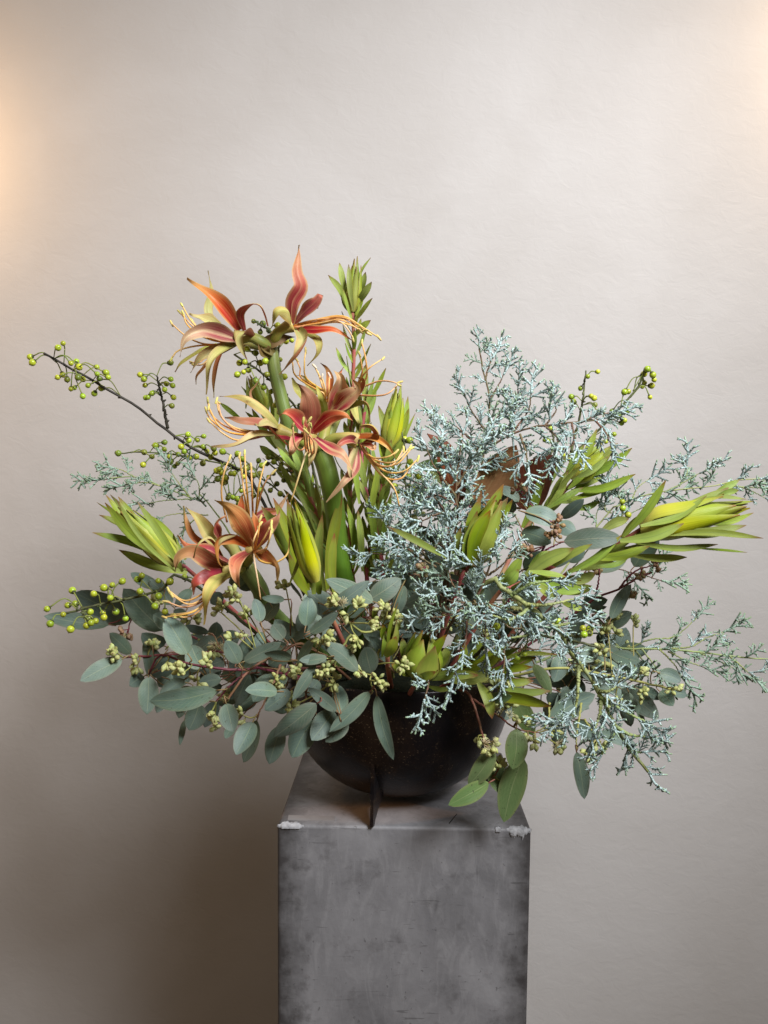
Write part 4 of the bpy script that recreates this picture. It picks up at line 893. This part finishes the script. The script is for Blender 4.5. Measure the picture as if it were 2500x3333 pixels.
berries('long dark berry twig stretching farthest left, forked in the middle',
 [[(2,1640,1150,d),(2,1480,985,d),(2,1300,900,d),(2,1130,805,d),(2,1000,710,d),(2,830,570,d),(2,660,470,d-.01),(2,500,380,d-.02),(2,340,290,d-.02),(2,190,205,d-.03)],
  [(2,1027,715,d),(2,1000,560,d-.01),(2,975,450,d-.01),(2,955,360,d-.02)]],
 pl(2,'100 232 115 270 288 170 322 140 412 262 430 300 285 370 320 352 350 385 422 372 455 382 375 448 398 440 552 347 567 378 612 338 627 370 550 300 580 442 490 425 455 497 533 478 842 352 868 382 875 423 922 478 880 507 895 505 1020 415 1050 382 1062 425 1008 453 1068 505 1057 562 1048 270 1165 755 1170 795 1272 767 1230 793 1268 838 1295 868 1118 838 1140 870 1320 908 1340 850 1348 880 1398 870 1375 990 1360 1000 1420 1050 1365 1055 1455 1020 1475 1020 1390 1010 1500 885 1530 920 375 275 1400 1080 1415 1075'), 81, 'bstem_d', .0028)
berries('thin berry twig below the long dark one, running level to the left',
 [[(2,1640,1040,.0),(2,1500,990,.0),(2,1340,940,.0),(2,1100,895,.0),(2,860,875,-.01),(2,680,883,-.01)]],
 pl(2,'945 830 1008 808 1005 855 870 875 862 960 923 905 1040 905 1045 940 1075 970 1095 952 1175 910 1100 890 1220 905 1265 950 695 882 1555 985 1540 1040 1470 1180 1500 1190 1435 1185 1525 1135'), 82, 'bstem_g', .0018, .55)
berries('berry branch hanging between the top amaryllis flowers and their stalk',
 [[(1,900,1170,-.0),(1,870,1090,-.01),(1,800,1000,-.015),(1,720,920,-.02),(1,600,820,-.035),(1,480,745,-.04)], [(1,720,640,-.0),(1,680,590,-.0),(1,590,540,-.0)], [(1,790,1000,0),(1,750,760,0),(1,760,660,0)]],
 pl(1,'560 710 612 735 675 750 670 785 640 795 548 790 515 795 570 838 540 850 502 865 680 865 615 905 715 785 710 825 600 545 640 610 785 878 752 905 770 940 660 940 703 968 728 1050 750 1025 755 1090 805 1075 760 775 795 665 830 660 655 560 745 570 730 870 690 600'), 83, 'bstem_g', .0026, .2)
berries('low berry twig lying over the dark eucalyptus leaves at far left',
 [[(3,870,655,-.14),(3,700,700,-.15),(3,520,745,-.16),(3,350,780,-.17),(3,170,832,-.18)], [(3,280,790,-.17),(3,290,850,-.18)]],
 pl(3,'88 800 105 880 225 700 200 780 240 772 395 685 440 670 340 718 495 650 430 740 320 815 313 850 390 820 395 845 350 865 300 890 215 910 460 815 512 852 590 705 600 620 575 640 688 648 752 652 830 628 325 875 175 830 725 815 670 785 690 730'), 84, 'bstem_g', .0026, .08)
berries('forked berry branch rising above the dark magnolia leaf at upper right',
 [[(5,-300,1250,.03),(5,-80,1010,.03),(5,100,900,.03),(5,240,830,.03),(5,390,740,.03),(5,540,600,.02),(5,640,490,.01),(5,780,330,.01),(5,830,205,.0)], [(5,330,770,.03),(5,380,560,.03),(5,410,420,.02),(5,430,220,.02)], [(5,170,860,.03),(5,210,700,.03),(5,190,600,.03)]],
 pl(5,'845 210 822 243 882 250 890 282 825 303 873 322 810 328 862 400 690 365 715 362 708 490 660 525 680 550 690 557 670 575 620 650 605 495 540 497 515 500 565 700 480 710 510 228 442 260 393 340 330 397 345 430 465 392 485 407 490 452 190 610 172 695 152 690 265 755 275 790 320 820'), 85, 'bstem_g', .0026, .1)
berries('short upright berry sprig between the middle amaryllis and the cypress',
 [[(4,560,1000,-.06),(4,545,880,-.07),(4,530,780,-.07),(4,540,660,-.075),(4,508,510,-.08)]],
 pl(4,'525 548 552 553 555 670 543 697 480 730 545 750 603 748 495 828 535 840 565 840 610 830 580 815 470 800 575 865 620 860'), 86, 'bstem_g', .0016, .1)
berries('berry twig in shade behind the low amaryllis stamens',
 [[(1,860,1700,.03),(1,780,1600,.03),(1,700,1520,.03),(1,560,1450,.03),(1,440,1400,.03)], [(1,840,1560,.03),(1,780,1450,.03),(1,720,1380,.03)], [(1,1000,1540,.04),(1,880,1480,.04),(1,760,1420,.04)]],
 pl(1,'690 1360 680 1400 720 1390 650 1410 630 1380 740 1370 770 1400 790 1350 800 1440 760 1430 720 1460 690 1480 640 1460 600 1470 570 1420 540 1480 480 1420 460 1460 740 1520 780 1500 700 1560 640 1560 600 1590 840 1470 830 1420 480 1600 455 1590 510 1640 760 1580 810 1620 930 1500 960 1560 1000 1600'), 87, 'bstem_g', .002, .7)
berries('berry twig with yellow green fruit poking out over the front cypress',
 [[(7,100,430,-.19),(7,200,470,-.2),(7,440,520,-.21),(7,560,545,-.21),(7,650,565,-.21)], [(7,440,500,-.21),(7,520,500,-.22),(7,600,480,-.22)]],
 pl(7,'398 410 548 452 590 455 555 490 117 425 30 440 198 605 155 628 585 480'), 88, 'bstem_g', .0026, 0, .05)
berries('tiny berry sprig with two fruit beside the right hand cypress',
 [[(5,560,1290,-.05),(5,640,1230,-.05),(5,700,1180,-.05)]], pl(5,'675 1105 678 1150 715 1195'), 89, 'bstem_g', .0013, 0)

# ---------------------------------------------------------------- magnolia
mg = thing('magnolia_branch', 'magnolia branch of big leaves with rust brown undersides behind the cypress', 'magnolia', (.1,.08,1.14))
MP = [Vector((.04,.03,1.14)), rp(4,860,1050,.08), rp(4,900,900,.08), rp(4,960,820,.08)]
mb = MB(); mb.tube(spline(MP, 24), .003, 8); mb.obj('stem', [M['cypwood']], mg)
for pts, w, look, dp, tw in ([[(820,900),(760,720),(720,600),(648,516)],170,'magb',.0,.5], [[(930,900),(1000,780),(1070,670),(1130,580)],225,'magt',-.02,.2], [[(1150,920),(1220,800),(1290,700),(1338,635)],240,'magb',.0,-.3],
                         [[(880,840),(740,740),(660,700),(585,690)],140,'magg',.09,.2], [[(960,980),(960,860),(990,760),(1040,650)],150,'magg',.11,.4]):
    n = len(pts); P = [rp(4, x, y, dp-.02*math.sin(i/(n-1)*2)) for i, (x, y) in enumerate(pts)]
    mb = MB(); mb.tube(spline([MP[2], P[0].lerp(MP[2], .3), P[0]], 6), .0018, 6, 2)
    mb.blade(P, mlen(4, w, dp)/2, (TOCAM+Vector((.3 if tw > 0 else -.5,0,0))).normalized(), p_mag, cup=.35, nu=8, nv=18, th=.0009, twist=tw, front=0, back=1, wave=.06, fold=.1)
    mb.obj('leaf', [M[look], M['magg' if look != 'magg' else 'magb'], M['cypwood']], mg)

# ---------------------------------------------------------------- cypress
YG = 'silvery blue cypress branches'
def scaly(mb, pts, r, mi=0):
    n = max(3, int(sum((pts[i+1]-pts[i]).length for i in range(len(pts)-1))/.0016)); C = spline(pts, n)
    mb.tube([c for c in C], lambda t: r*(1.0-.38*t*t)*(1.14 if int(round(t*n)) % 2 else .86), 6, mi)
def sprig_mesh(seed, mat):
    q = random.Random(seed); mb = MB(); L = q.uniform(.046,.058)
    ax = [Vector((0,0,0)), Vector((q.uniform(-.004,.004), q.uniform(-.004,.004), L*.5)), Vector((q.uniform(-.008,.008), q.uniform(-.008,.008), L))]
    scaly(mb, ax, .0021)
    C = spline(ax, 20); ang = q.uniform(0, 6)
    n = int(L/.0072)
    for i in range(n):
        t = .14+.78*i/n; k = int(t*20); p = C[k]
        ang += math.pi + q.uniform(-.5,.5) + (math.pi/2 if q.random() < .3 else 0)
        rad = Vector((math.cos(ang), math.sin(ang), 0)); a = q.uniform(.7,1.15)
        d = (Vector((0,0,1))*math.cos(a)+rad*math.sin(a)).normalized()
        l = q.uniform(.012,.030)*(1.1-.7*t)+.004
        e = p+d*l+Vector((0,0,1))*l*q.uniform(0,.25)
        scaly(mb, [p, p.lerp(e,.5)+rv(q)*.0012, e], .0019)
        if l > .010:
            for s in range(q.choice((1,2,2,3))):
                b = p.lerp(e, q.uniform(.4,.85)); dd = (d*.7+rv(q)*1.0).normalized()
                scaly(mb, [b, b+dd*q.uniform(.006,.0115)], .0017)
    return mb.mesh('sprig', [mat])
SPR = [sprig_mesh(200+k, M['cyp']) for k in range(16)]; SPRG = [sprig_mesh(230+k, M['cyp2']) for k in range(10)]
def cypress(label, stems, seed, gap=.011, sc=(.6,1.0), green=0, droop=0, thick=.0024, sm='cypwood', t0=.0, flat=.6, tip=True):
    q = random.Random(seed); paths = [[rp(*p) for p in s] for s in stems]
    st = thing('cypress_branch', label, 'cypress', paths[0][0].copy(), YG)
    for k, P in enumerate(paths):
        C0 = P
        if k == 0: C0 = [Vector((P[0].x*.4, P[0].y*.4, 1.14))] + P
        mb = MB(); CC = [c+rv(q)*.0005 for c in spline(C0, 50)]
        tr = thick if k == 0 else thick*.62
        mb.tube(CC, lambda t: tr*(1-.55*t)*(1.12 if int(round(t*50)) % 3 == 0 else .95), 7); mb.obj('stem' if k == 0 else 'side_stem', [M[sm]], st)
        C = spline(P, 120); L = sum((C[i+1]-C[i]).length for i in range(120)); n = max(2, int(L/(gap*1.55))); ang = q.uniform(0,6)
        for i in range(n):
            t = t0+(1-t0)*(i+.7)/n; j = min(119, int(t*120)); p = C[j]; T = (C[j+1]-C[max(0,j-1)]).normalized()
            ang += math.pi+q.uniform(-.9,.9)
            side = T.cross(TOCAM).normalized(); oth = T.cross(side)
            rad = (side*math.cos(ang)+oth*math.sin(ang)*flat).normalized()
            a = q.uniform(.55,1.05)
            dv = (T*math.cos(a)+rad*math.sin(a)+Vector((0,0,-droop))).normalized()
            me = q.choice(SPRG if q.random() < green else SPR)
            put('sprig', me, st, p, zto(dv, q.uniform(0,6)), 1.24*q.uniform(*sc)*(1.0-.35*max(0, t-.5)))
        if tip: put('sprig', q.choice(SPRG if green > .4 else SPR), st, C[-1], zto((C[-1]-C[-6]).normalized()), q.uniform(.6,.8))
    return st
cypress('thin cypress branch reaching left above the left conebush', [[(2,1350,1280,-.02),(2,1200,1190,-.03),(2,1000,1110,-.03),(2,800,1040,-.04),(2,560,1062,-.04)], [(2,1180,1180,-.03),(2,1100,1080,-.03),(2,1040,990,-.03)], [(2,1240,1190,-.02),(2,1240,1100,-.02),(2,1210,1040,-.02)], [(2,1300,1300,-.02),(2,1100,1290,-.03),(2,960,1320,-.03)], [(2,1200,1190,-.03),(2,1020,1200,-.04),(2,900,1220,-.04)], [(2,1250,1300,-.02),(2,1150,1380,-.02),(2,1130,1450,-.02)], [(2,800,1040,-.04),(2,730,1000,-.04),(2,680,985,-.04)], [(2,1000,1110,-.04),(2,880,1080,-.04),(2,760,1090,-.04)]], 91, gap=.015, sc=(.3,.5), green=1, sm='cypstem', thick=.0016)
cypress('tallest silvery cypress branch standing up behind the magnolia', [[(4,900,980,.05),(4,930,760,.05),(4,970,520,.05),(4,985,330,.05),(4,950,180,.05),(4,930,60,.05)], [(4,985,330,.05),(4,1030,260,.05),(4,1060,200,.05)], [(4,960,230,.05),(4,980,160,.05),(4,1000,110,.05)], [(4,960,500,.05),(4,880,380,.04),(4,850,300,.04)], [(4,940,620,.05),(4,830,500,.04),(4,740,440,.04)]], 92, gap=.009, sc=(.35,.62), green=.4)
cypress('silvery cypress branch arching right across the top with hanging sprigs', [[(4,780,1000,-.04),(4,880,700,-.05),(4,1000,580,-.06),(4,1150,500,-.07),(4,1300,470,-.08),(4,1450,455,-.08),(4,1570,440,-.08)], [(4,1100,520,-.07),(4,1190,400,-.07),(4,1210,300,-.07)], [(4,1080,540,-.07),(4,1120,400,-.06),(4,1140,260,-.06)], [(4,1150,520,-.09),(4,1185,640,-.11),(4,1195,770,-.11)], [(4,1280,480,-.08),(4,1340,400,-.08),(4,1340,370,-.08)], [(4,1430,460,-.08),(4,1440,560,-.09),(4,1400,600,-.09)], [(4,1560,450,-.08),(4,1610,510,-.09),(4,1640,570,-.09)], [(4,1480,455,-.08),(4,1560,420,-.08),(4,1630,405,-.08)], [(4,1000,580,-.07),(4,1000,460,-.07),(4,1060,400,-.07)], [(4,1290,480,-.08),(4,1350,540,-.09),(4,1340,600,-.09)]], 93, gap=.0085, sc=(.35,.68), droop=.10)
cypress('bushy silvery cypress branch just left of the brown magnolia leaf', [[(4,800,1050,-.09),(4,800,850,-.1),(4,820,650,-.1),(4,840,520,-.1)], [(4,800,900,-.1),(4,700,850,-.11),(4,560,900,-.12)], [(4,800,850,-.1),(4,690,700,-.11),(4,640,580,-.11)], [(4,810,760,-.1),(4,740,620,-.1),(4,720,540,-.1)], [(4,810,800,-.1),(4,900,640,-.1),(4,950,560,-.1)], [(4,760,930,-.11),(4,680,960,-.12),(4,600,1000,-.12)], [(4,780,980,-.1),(4,650,820,-.1),(4,540,760,-.1)]], 94, gap=.0085, sc=(.4,.75))
cypress('silvery cypress branch filling the hollow right of the amaryllis stalks', [[(4,760,1330,-.09),(4,640,1180,-.1),(4,560,1060,-.1),(4,520,960,-.1)], [(4,640,1200,-.1),(4,500,1180,-.11),(4,330,1160,-.11)], [(4,600,1280,-.1),(4,460,1270,-.12),(4,330,1330,-.12)], [(4,660,1160,-.1),(4,740,1080,-.1),(4,790,1010,-.1)], [(4,620,1180,-.1),(4,520,1120,-.11),(4,430,1010,-.11)], [(4,700,1240,-.12),(4,600,1180,-.13),(4,520,1130,-.13)], [(4,730,1200,-.12),(4,780,1120,-.13),(4,760,1020,-.13)]], 95, gap=.0085, sc=(.35,.65), green=.15)
cypress('thick stemmed silvery cypress curving over the front right and down', [[(4,960,1330,-.17),(4,1040,1345,-.18),(4,1130,1400,-.19),(4,1250,1490,-.2),(4,1370,1590,-.21),(7,480,610,-.21),(7,560,700,-.21),(7,650,850,-.21),(7,730,1010,-.21),(7,810,1150,-.21),(7,940,1310,-.21)], [(4,1100,1390,-.19),(4,1200,1330,-.2),(4,1320,1310,-.2)], [(4,1180,1440,-.2),(4,1300,1440,-.21),(4,1440,1410,-.21)], [(4,1200,1460,-.2),(4,1100,1520,-.21),(4,1000,1500,-.21)], [(4,1280,1520,-.2),(4,1200,1600,-.21),(4,1100,1620,-.21)], [(7,520,680,-.21),(7,520,800,-.22),(7,510,900,-.22),(7,490,960,-.22)], [(7,640,850,-.21),(7,760,930,-.22),(7,920,1010,-.22)], [(7,660,880,-.21),(7,650,960,-.22),(7,620,1060,-.22)], [(7,740,1040,-.21),(7,830,1090,-.22),(7,920,1100,-.22)], [(7,640,830,-.21),(7,700,830,-.22),(7,750,800,-.22)], [(7,800,1130,-.21),(7,840,1190,-.21),(7,900,1195,-.21)],[(7,500,960,-.22),(7,440,1010,-.22),(7,390,1010,-.22)], [(4,1330,1560,-.21),(4,1420,1540,-.21)], [(7,750,1050,-.21),(7,700,1140,-.22),(7,660,1210,-.22)]],
 96, gap=.0130, sc=(.33,.6), sm='cypstem', thick=.0040)
cypress('dense silvery cypress branch in front above the olive conebush', [[(4,800,1500,-.15),(4,900,1420,-.17),(4,960,1300,-.18),(4,1000,1180,-.19),(4,1030,1090,-.19)], [(4,980,1280,-.18),(4,900,1230,-.19),(4,880,1210,-.19)], [(4,880,1430,-.18),(4,780,1420,-.2),(4,690,1370,-.2)], [(4,860,1450,-.18),(4,760,1500,-.2),(4,660,1510,-.2)], [(4,900,1420,-.18),(4,960,1520,-.21),(4,960,1640,-.21)], [(4,860,1480,-.18),(4,860,1600,-.2),(6,1000,560,-.21),(6,960,660,-.22)], [(4,980,1280,-.18),(4,1060,1220,-.19),(4,1090,1170,-.19)], [(4,880,1440,-.18),(4,1000,1440,-.2),(4,1130,1500,-.21)], [(6,800,640,-.2),(6,820,700,-.21),(6,800,790,-.22)], [(6,1200,440,-.19),(6,1230,540,-.2),(6,1225,650,-.21)], [(4,840,1400,-.18),(4,780,1320,-.19),(4,760,1230,-.19)], [(4,760,1560,-.16),(4,640,1600,-.17),(4,560,1590,-.17)], [(4,980,1450,-.2),(4,1090,1560,-.21),(4,1200,1560,-.21)]], 97, gap=.0085, sc=(.33,.62), green=.12, droop=.05)
cypress('cypress branch stretching straight out to the right picture edge', [[(7,560,560,-.03),(7,800,575,-.04),(7,1000,575,-.05),(7,1200,590,-.06),(7,1450,620,-.06),(7,1690,640,-.06)], [(7,830,570,-.04),(7,950,520,-.05),(7,1100,500,-.05),(7,1230,390,-.05)], [(7,1080,575,-.05),(7,1200,560,-.06),(7,1290,510,-.06),(7,1390,475,-.06)], [(7,900,575,-.05),(7,960,650,-.06),(7,1010,720,-.06)], [(7,1010,580,-.05),(7,1090,660,-.06),(7,1140,740,-.06)], [(7,1060,590,-.05),(7,1180,650,-.06),(7,1280,690,-.06)], [(7,1250,600,-.06),(7,1350,640,-.06),(7,1450,690,-.06)], [(7,1430,620,-.06),(7,1500,680,-.06),(7,1560,735,-.06)], [(7,860,580,-.04),(7,930,680,-.05),(7,940,760,-.05)], [(7,760,560,-.03),(7,710,500,-.03)]], 98, gap=.016, sc=(.36,.56), green=.7, sm='cypstem', thick=.002)
cypress('pale cypress branch behind the long right conebush', [[(5,500,1280,.0),(5,650,1130,-.01),(5,800,1070,-.01),(5,1000,1030,-.02),(5,1250,1005,-.03),(5,1450,960,-.03),(5,1600,950,-.03)], [(5,600,1180,.0),(5,560,1160,.0),(5,560,1080,.0)], [(5,740,1090,-.01),(5,780,1010,-.01),(5,860,950,-.01)], [(5,960,1040,-.02),(5,1080,980,-.02),(5,1240,890,-.02)], [(5,1060,1000,-.02),(5,1110,920,-.02),(5,1110,860,-.02)], [(5,680,1110,-.01),(5,640,1050,-.01)], [(5,1430,990,-.03),(5,1540,1030,-.03),(5,1640,1080,-.03)], [(5,1400,1000,-.03),(5,1550,1010,-.03),(5,1680,1010,-.03)], [(5,500,1290,.0),(5,500,1200,.0),(5,520,1140,.0)], [(5,640,1250,.0),(5,760,1170,-.01),(5,850,1130,-.01)]], 99, gap=.014, sc=(.38,.6), green=.35, sm='cypstem', thick=.0016)
cypress('small cypress tip by the red eucalyptus stem at right', [[(7,640,40,-.02),(7,760,95,-.02),(7,900,130,-.03),(7,1020,165,-.03)], [(7,820,120,-.03),(7,870,190,-.03)], [(7,960,150,-.03),(7,985,110,-.03)]], 100, gap=.014, sc=(.28,.42), green=.8, thick=.0014)
cypress('shaded cypress branch low in the middle, behind the front cypress', [[(4,760,1500,-.06),(4,600,1440,-.07),(4,540,1500,-.08)], [(4,700,1480,-.07),(4,580,1560,-.08)], [(6,1200,500,-.1),(6,1350,520,-.1),(6,1500,520,-.1)], [(4,900,1150,-.04),(4,1000,1060,-.04),(4,1060,950,-.04)], [(4,760,1200,-.04),(4,780,1050,-.04),(4,860,960,-.04)], [(4,620,900,-.03),(4,560,820,-.03)], [(4,720,1120,-.05),(4,820,1180,-.06),(4,900,1080,-.05)]], 101, gap=.009, sc=(.35,.6), green=.3)
